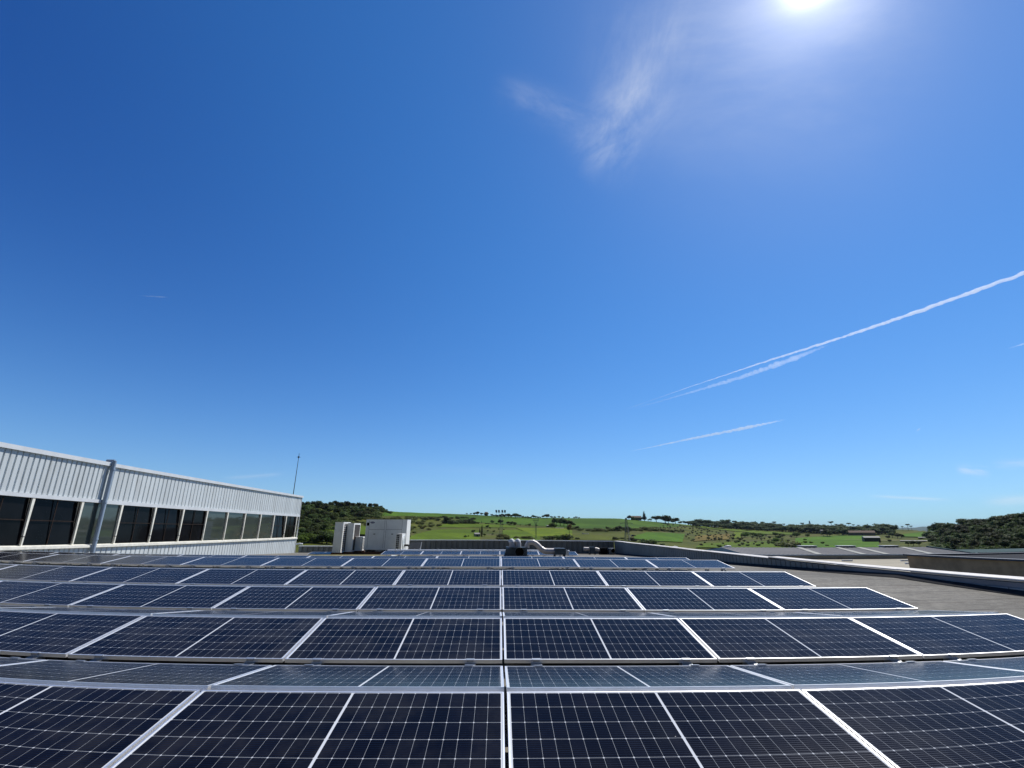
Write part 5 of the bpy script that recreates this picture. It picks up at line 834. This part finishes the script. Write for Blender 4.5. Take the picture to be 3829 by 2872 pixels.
# ---------------------------------------------------------------- trees
def crown_mesh(name, m, lobes, nleaf, size, seed, flat=1.0):
    """leaf clumps spread through a set of lobes: (x, y, z, rx, ry, rz) in units of the tree's height"""
    rnd = random.Random(seed); vs = []; fs = []
    vol = [l[3] * l[4] * l[5] for l in lobes]; tot = sum(vol)
    for l, v_ in zip(lobes, vol):
        for _ in range(max(8, int(nleaf * v_ / tot))):
            d = Vector((rnd.gauss(0, 1), rnd.gauss(0, 1), rnd.gauss(0, 1))).normalized(); rad = rnd.random() ** .38
            rad *= 1 + .25 * mnoise.noise(Vector((d.x * 2.2 + seed, d.y * 2.2, d.z * 2.2)))
            c = Vector((l[0] + d.x * l[3] * rad, l[1] + d.y * l[4] * rad, l[2] + d.z * l[5] * rad))
            nrm = (d + Vector((rnd.gauss(0, .6), rnd.gauss(0, .6), rnd.gauss(0, .6) + .25))).normalized(); a = nrm.orthogonal().normalized(); a = (Matrix.Rotation(rnd.random() * 6.28, 3, nrm) @ a); b_ = nrm.cross(a) * flat
            s = size * rnd.uniform(.6, 1.4); o = len(vs)
            vs += [tuple(c + a * s), tuple(c + b_ * s * .7), tuple(c - a * s), tuple(c - b_ * s * .7)]; fs.append((o, o + 1, o + 2, o + 3))
    me = bpy.data.meshes.new(name); me.from_pydata(vs, [], fs); me.materials.append(m); me.update(); return me
def trunk_mesh(h, r, limbs, seed):
    rnd = random.Random(seed); b = MB(); b.tube([(0, 0, -.03), (rnd.uniform(-.02, .02), rnd.uniform(-.02, .02), h * .5), (rnd.uniform(-.04, .04), rnd.uniform(-.04, .04), h)], [r, r * .75, r * .4], 7)
    for _ in range(limbs):
        a = rnd.random() * 6.28; z = h * rnd.uniform(.5, .95); k = rnd.uniform(.12, .26); b.tube([(0, 0, z), (k * math.cos(a), k * math.sin(a), z + rnd.uniform(.08, .2))], [r * .4, r * .12], 5)
    me = bpy.data.meshes.new('trunk'); me.from_pydata(b.v, [], b.f); me.materials.append(M['bark']); me.update(); return me
def rnd_lobes(seed, n, zc, spread, rz, r0=.2, zs=.12):
    rnd = random.Random(seed); L = [(0, 0, zc, r0 * 1.15, r0 * 1.15, rz)]
    for i in range(n):
        a = 6.28 * i / n + rnd.uniform(-.4, .4); k = spread * rnd.uniform(.6, 1.1); r_ = r0 * rnd.uniform(.55, .95); L.append((k * math.cos(a), k * math.sin(a), zc + rnd.uniform(-zs, zs), r_, r_, r_ * rz / r0 * .9))
    return L
KINDS = {}
def kind(name, m, crown, trunk, nvar=3):
    KINDS[name] = [(crown(i), trunk(i) if trunk else None) for i in range(nvar)]
kind('round', 'dark', lambda i: crown_mesh('crown', M['dark'], rnd_lobes(i, 7, .60, .24, .26, .22, .16), 900, .050, i), lambda i: trunk_mesh(.62, .030, 5, i), 4)
kind('pine', 'pine', lambda i: crown_mesh('crown', M['pine'], rnd_lobes(i + 20, 6, .64, .19, .24, .18, .16), 800, .045, i + 20), lambda i: trunk_mesh(.70, .026, 5, i + 20), 4)
kind('oak', 'pine', lambda i: crown_mesh('crown', M['pine'], rnd_lobes(i + 40, 8, .58, .33, .27, .27, .10), 1100, .050, i + 40), lambda i: trunk_mesh(.5, .04, 5, i + 40), 2)
kind('bright', 'broad', lambda i: crown_mesh('crown', M['broad'], rnd_lobes(i + 60, 7, .52, .33, .32, .28, .14), 1100, .055, i + 60), lambda i: trunk_mesh(.45, .03, 4, i + 60), 2)
kind('conifer', 'cypress', lambda i: crown_mesh('crown', M['cypress'], [(0, 0, .2 + .13 * j, .23 - .034 * j, .23 - .034 * j, .10) for j in range(6)] + [(.12, .05, .2, .12, .12, .06), (-.14, -.05, .33, .1, .1, .06)], 900, .04, 3 + i, .6), lambda i: trunk_mesh(.9, .025, 0, i), 1)
kind('cypress', 'cypress', lambda i: crown_mesh('crown', M['cypress'], [(0, 0, .2, .085, .085, .2), (0, 0, .45, .095, .095, .3), (0, 0, .7, .07, .07, .25), (0, 0, .88, .035, .035, .13)], 800, .03, 7 + i, .5), lambda i: trunk_mesh(.5, .025, 0, i), 2)
kind('brown', 'brownleaf', lambda i: crown_mesh('crown', M['brownleaf'], rnd_lobes(81, 6, .68, .14, .20, .15, .16), 600, .04, 81), lambda i: trunk_mesh(.75, .022, 6, 81), 1)
kind('umbrella', 'pine', lambda i: crown_mesh('crown', M['pine'], rnd_lobes(i + 100, 5, .84, .18, .08, .14, .05), 400, .045, i + 100), lambda i: trunk_mesh(.85, .022, 3, i + 100), 3)
kind('olive', 'olive', lambda i: crown_mesh('crown', M['olive'], rnd_lobes(i + 120, 5, .58, .30, .30, .26, .12), 260, .085, i + 120), lambda i: trunk_mesh(.4, .05, 3, i), 3)
kind('bush', 'scrub', lambda i: crown_mesh('crown', M['scrub'], rnd_lobes(i + 140, 6, .42, .40, .40, .38, .14), 380, .085, i + 140), None, 4)
kind('darkbush', 'dark', lambda i: crown_mesh('crown', M['dark'], rnd_lobes(i + 160, 6, .42, .36, .42, .36, .14), 420, .080, i + 160), None, 4)
def merged(kn):
    out = []
    for cm_, tm_ in KINDS[kn]:
        me = cm_.copy()
        if tm_:
            vs = [tuple(q.co) for q in cm_.vertices] + [tuple(q.co) for q in tm_.vertices]; k = len(cm_.vertices)
            fs = [tuple(p_.vertices) for p_ in cm_.polygons] + [tuple(i + k for i in p_.vertices) for p_ in tm_.polygons]
            mi = [0] * len(cm_.polygons) + [1] * len(tm_.polygons)
            me = bpy.data.meshes.new('tree'); me.from_pydata(vs, [], fs); me.materials.append(cm_.materials[0]); me.materials.append(M['bark']); me.polygons.foreach_set('material_index', mi); me.update()
        out.append(me)
    return out
MERGED = {k: merged(k) for k in KINDS}
trnd = random.Random(99)
WIDE = {'cypress_tree': 1.0, 'conifer_tree': 1.0, 'brown_tree': 1.1, 'umbrella_pine': 1.25, 'orchard_tree': 1.15, 'shrub': 1.75, 'evergreen_tree': 1.5, 'pine_tree': 1.5, 'skyline_tree': 1.6, 'field_tree': 1.4, 'ridge_tree': 1.5}
def plant(name, kn, key, label, cat, group=None, parts=False, k=1.0, labels=None):
    for i, (x, y, h) in enumerate(TREES[key]):
        v_ = trnd.randrange(len(KINDS[kn])); s = h * k; z = ground_z(x, y) - .02 * s; lab = labels[i] if labels else label
        rz = trnd.random() * 6.28; wd = WIDE.get(name, 1.3); sc = (s * wd * trnd.uniform(.9, 1.15), s * wd * trnd.uniform(.9, 1.15), s)
        if parts and KINDS[kn][v_][1]:
            u = empty(name, (x, y, z), lab, cat, group); u.rotation_euler = (0, 0, rz); u.scale = sc
            for nm, me in (('crown', KINDS[kn][v_][0]), ('trunk', KINDS[kn][v_][1])):
                o = bpy.data.objects.new(nm, me); col.objects.link(o); o.parent = u
        else:
            o = bpy.data.objects.new(name, MERGED[kn][v_]); col.objects.link(o); o.location = (x, y, z); o.rotation_euler = (0, 0, rz); o.scale = sc
            tag(o, lab, cat, group)
plant('pine_tree', 'pine', 'left_wood_skyline', 'dark pine on the crest of the wooded hill behind the warehouse', 'tree', 'pines on the crest of the left hill', True)
plant('evergreen_tree', 'round', 'left_wood', 'dark evergreen on the wooded slope behind the warehouse and condensers', 'tree', 'evergreens on the left slope', True)
plant('broadleaf_tree', 'bright', 'left_bush_bright', 'bright green leafy tree beside the far corner of the warehouse', 'tree', 'bright trees by the warehouse corner', True)
plant('evergreen_tree', 'round', 'left_scrub_dark', 'dark bushy evergreen rising just left of the tall condensers', 'tree', 'evergreens left of the condensers', True)
plant('shrub', 'bush', 'left_scrub', 'grey-green shrub under the wooded hill behind the chiller', 'shrub', 'shrubs under the left wood')
plant('shrub', 'bush', 'mid_scrub', 'shrub in the scrub on the slope right of the chiller', 'shrub', 'shrubs on the slope right of the chiller')
plant('shrub', 'darkbush', 'hedge', 'dark hedge shrub along the edges of the middle fields', 'shrub', 'hedge shrubs between the middle fields')
plant('evergreen_tree', 'pine', 'hedge_tall', 'slim dark tree standing out of the hedge on the middle slope', 'tree', 'trees in the middle hedge')
plant('field_tree', 'round', 'field_bush', 'small lone round tree dotted over the middle fields', 'tree', 'lone trees in the middle fields')
plant('shrub', 'bush', 'mast_bush', 'olive-brown shrub at the foot of the floodlight masts', 'shrub', 'shrubs by the floodlight masts')
plant('shrub', 'darkbush', 'right_mid_bush', 'dark shrub showing just above the end wall and right parapet', 'shrub', 'shrubs above the parapet')
plant('shrub', 'bush', 'hedge_right', 'hedge shrub on the slope behind the power pylon', 'shrub', 'hedge shrubs behind the pylon')
plant('field_tree', 'round', 'hedge_right_tree', 'round dark tree in the hedge behind the power pylon', 'tree', 'trees in the hedge behind the pylon')
plant('skyline_tree', 'round', 'skyline_tree', 'small dark tree along the middle skyline behind the floodlight mast', 'tree', 'trees along the middle skyline')
plant('oak_tree', 'oak', 'skyline_oak', None, 'tree', None, True, 1.0, ['broad dark tree on the skyline left of the fan-headed mast', 'round dark tree standing below the skyline right of the floodlights', 'dark tree just right of the floodlight mast lamps'])
plant('copse_tree', 'round', 'copse', 'dark tree of the dense copse in the upper middle field', 'tree', 'trees of the middle copse', True)
plant('copse_tree', 'bright', 'copse_green', 'rounded green tree on the left flank of the dark copse', 'tree', 'green trees by the copse', True, .9)
plant('brown_tree', 'brown', 'brown_tree', 'slim yellow-brown tree in front of the dark copse', 'tree', None, True)
plant('farm_tree', 'round', 'farm_tree', 'dark round tree around the farmhouse on the skyline', 'tree', 'trees around the skyline farmhouse')
plant('conifer_tree', 'conifer', 'conifer', 'tall dark pointed conifer on the skyline beside the farmhouse', 'tree', None, True)
plant('oak_tree', 'oak', 'ridge_oak', 'large dark spreading tree on the ridge right of the pointed conifer', 'tree', 'large trees on the ridge', True)
plant('ridge_tree', 'round', 'ridge_small', 'small thin tree on the ridge between large trees and far wood', 'tree', 'small trees on the ridge')
plant('umbrella_pine', 'umbrella', 'umbrella_pine', 'flat-topped pine on a bare trunk above the far wood', 'tree', 'flat-topped pines along the horizon')
plant('orchard_tree', 'olive', 'orchard', 'small grey-green orchard tree on the brown slope', 'orchard tree', 'orchard trees on the slope')
plant('orchard_tree', 'olive', 'orchard_low', 'grey-green orchard tree on the low terraces before the sheet-roof hall', 'orchard tree', 'orchard trees on the low terraces')
plant('field_tree', 'bright', 'right_field_bush', 'round tree dotted over the fields above the sheet-roof hall', 'tree', 'lone trees in the right fields')
plant('shrub', 'bush', 'right_scrub', 'olive-brown shrub right behind the sheet-roof hall', 'shrub', 'shrubs behind the sheet-roof hall')
plant('field_tree', 'round', 'right_mid_tree', 'green tree between the barn, the far wood and the right wood', 'tree', 'trees around the barn')
plant('pine_tree', 'oak', 'right_wood_skyline', 'dark pine on the crest of the wood at the right edge', 'tree', 'pines on the crest of the right wood', True)
plant('evergreen_tree', 'pine', 'right_wood', 'dark evergreen in the thick wood at the right edge', 'tree', 'evergreens of the right wood', True)
plant('evergreen_tree', 'round', 'right_wood_front', 'small green tree on the lower edge of the right wood', 'tree', 'small trees below the right wood')
plant('cypress_tree', 'cypress', 'cypress', None, 'tree', None, True, 1.0, ['shorter black cypress beside the grey field shed', 'taller black cypress beside the grey field shed'] if TREES['cypress'][0][2] < TREES['cypress'][1][2] else ['taller black cypress beside the grey field shed', 'shorter black cypress beside the grey field shed'])
plant('cypress_tree', 'cypress', 'slim_cypress', 'tiny slim cypress at the end of the middle hedge', 'tree', None)
# far wood along the horizon and the undergrowth of the two near woods: masses nobody could count
def mass(name, pts, kn, label, cat):
    rnd = random.Random(4); vs = []; fs = []; mi = []
    for x, y, h in pts:
        me = MERGED[kn][rnd.randrange(len(MERGED[kn]))]; a = rnd.random() * 6.28; c_, s_ = math.cos(a), math.sin(a); z = ground_z(x, y); o = len(vs); wd = h * rnd.uniform(1.8, 2.5)
        vs += [(x + (q.co.x * c_ - q.co.y * s_) * wd, y + (q.co.x * s_ + q.co.y * c_) * wd, z + q.co.z * h) for q in me.vertices]
        fs += [tuple(i + o for i in p_.vertices) for p_ in me.polygons]; mi += [p_.material_index for p_ in me.polygons]
    me2 = bpy.data.meshes.new(name); me2.from_pydata(vs, [], fs)
    for m_ in MERGED[kn][0].materials: me2.materials.append(m_)
    me2.polygons.foreach_set('material_index', mi); me2.update()
    o = bpy.data.objects.new(name, me2); col.objects.link(o); tag(o, label, cat, None, 'stuff')
fr = random.Random(12); FF = [(x + fr.uniform(-14, 14), y + fr.uniform(-6, 10), h * fr.uniform(.75, 1.1)) for x, y, h in TREES['far_forest'] for _ in range(4)]
mass('forest', FF, 'pine', 'long dark wood along the horizon right of the ridge trees', 'forest')
mr = random.Random(6); pts = []
for key in ('left_wood', 'left_wood_skyline', 'left_scrub_dark'):
    for x, y, h in TREES[key]: 
        for _ in range(3): pts.append((x + mr.uniform(-9, 9), y + mr.uniform(-2, 14), h * mr.uniform(.4, .7)))
mass('undergrowth', pts, 'darkbush', 'dark undergrowth filling the wooded hill behind the warehouse', 'undergrowth')
pts = []
for key in ('right_wood', 'right_wood_skyline'):
    for x, y, h in TREES[key]:
        for _ in range(2): pts.append((x + mr.uniform(-7, 9), y + mr.uniform(-3, 9), h * mr.uniform(.35, .6)))
mass('undergrowth', pts, 'darkbush', 'dark undergrowth filling the wood at the right edge', 'undergrowth')

# ---------------------------------------------------------------- contrails: long thin bodies of ice cloud high in the air
def cloud_mat(name, dens, nscale):
    m = bpy.data.materials.new(name); m.use_nodes = True; t = NT(m.node_tree); t.n.remove(t.n['Principled BSDF'])
    v_ = t.new('ShaderNodeVolumePrincipled'); v_.inputs['Color'].default_value = (1, 1, 1, 1); v_.inputs['Anisotropy'].default_value = .55; v_.inputs['Density'].default_value = dens
    t.l.new(v_.outputs[0], t.n['Material Output'].inputs['Volume']); return m
def contrail(dirs, alt, r0, r1, dens, label, seed):
    pts = [Vector(d) * (alt / d[2]) for d in dirs]; path = []; rad = []; N = 200
    for i in range(N + 1):
        q = i / N * (len(pts) - 1); j = min(int(q), len(pts) - 2); f = q - j; p_ = pts[j].lerp(pts[j + 1], f); t = i / N
        nz = mnoise.noise(Vector((i * .09, seed, 0))); n2 = mnoise.noise(Vector((i * .37, seed + 5, 0))); n3 = mnoise.noise(Vector((i * .9, seed + 7, 0)))
        r_ = (r0 * (1 - t) + r1 * t) * max(.15, .78 + .30 * nz + .28 * n2 + .22 * n3) * min(1, .25 + 2.0 * t, .1 + 4 * (1 - t))
        wob = (r0 * (1 - t) + r1 * t) * .4
        path.append(p_ + Vector((wob * mnoise.noise(Vector((i * .31, 3, seed))), 0, wob * mnoise.noise(Vector((i * .29, seed + 9, 0)))))); rad.append(max(r_, 3))
    b = MB(); b.tube(path, rad, 12); tag(b.build('contrail', cloud_mat('ice_cloud', dens, 1)), label, 'contrail', 'aircraft contrails')
C1 = [[0.2619, 0.9349, 0.2397], [0.3899, 0.8779, 0.2781], [0.4981, 0.8116, 0.3052], [0.5868, 0.7428, 0.3224], [0.6583, 0.6736, 0.3358], [0.7523, 0.5562, 0.3531], [.80, .48, .358]]
C1B = [[0.28, 0.9294, 0.2406], [0.39, 0.8814, 0.2665], [0.4647, 0.839, 0.2832], [0.5302, 0.7928, 0.3006], [0.5817, 0.7494, 0.3162]]
contrail(C1, 9000, 40, 120, .0050, 'long bright contrail rising to the right edge of the sky', 1)
contrail(C1B, 9000, 90, 210, .0009, 'faint wide contrail running just below the long bright one', 2)
contrail([[0.2716, 0.95, 0.1543], [0.3729, 0.9116, 0.1729], [0.4572, 0.8697, 0.1862], [0.5292, 0.8252, 0.1972]], 7500, 95, 170, .0026, 'short contrail low in the sky right of the middle', 3)
contrail([[-0.6076, 0.7049, 0.366], [-0.5733, 0.7282, 0.3755]], 9000, 15, 45, .0040, 'tiny isolated contrail on the left of the sky', 4)
contrail([[0.7506, 0.6088, 0.2567], [0.785, 0.562, 0.2640]], 9000, 60, 60, .0030, 'thin contrail cut off by the right edge below the long one', 5)
contrail([[0.6761, 0.7206, 0.154], [0.6805, 0.7152, 0.159]], 7000, 15, 40, .0030, 'tiny faint contrail speck low on the right', 6)

# ---------------------------------------------------------------- the clear-day air that pales the far hills
m = bpy.data.materials.new('air'); m.use_nodes = True; t = NT(m.node_tree); t.n.remove(t.n['Principled BSDF'])
v_ = t.new('ShaderNodeVolumePrincipled'); v_.inputs['Color'].default_value = (.62, .78, 1.0, 1); v_.inputs['Anisotropy'].default_value = .1; v_.inputs['Density'].default_value = 3.0e-5
t.l.new(v_.outputs[0], t.n['Material Output'].inputs['Volume'])
b = MB(); b.box(-17500, 17500, -17500, 17500, -62, 175); hz = b.build('haze', m); hz['kind'] = 'stuff'
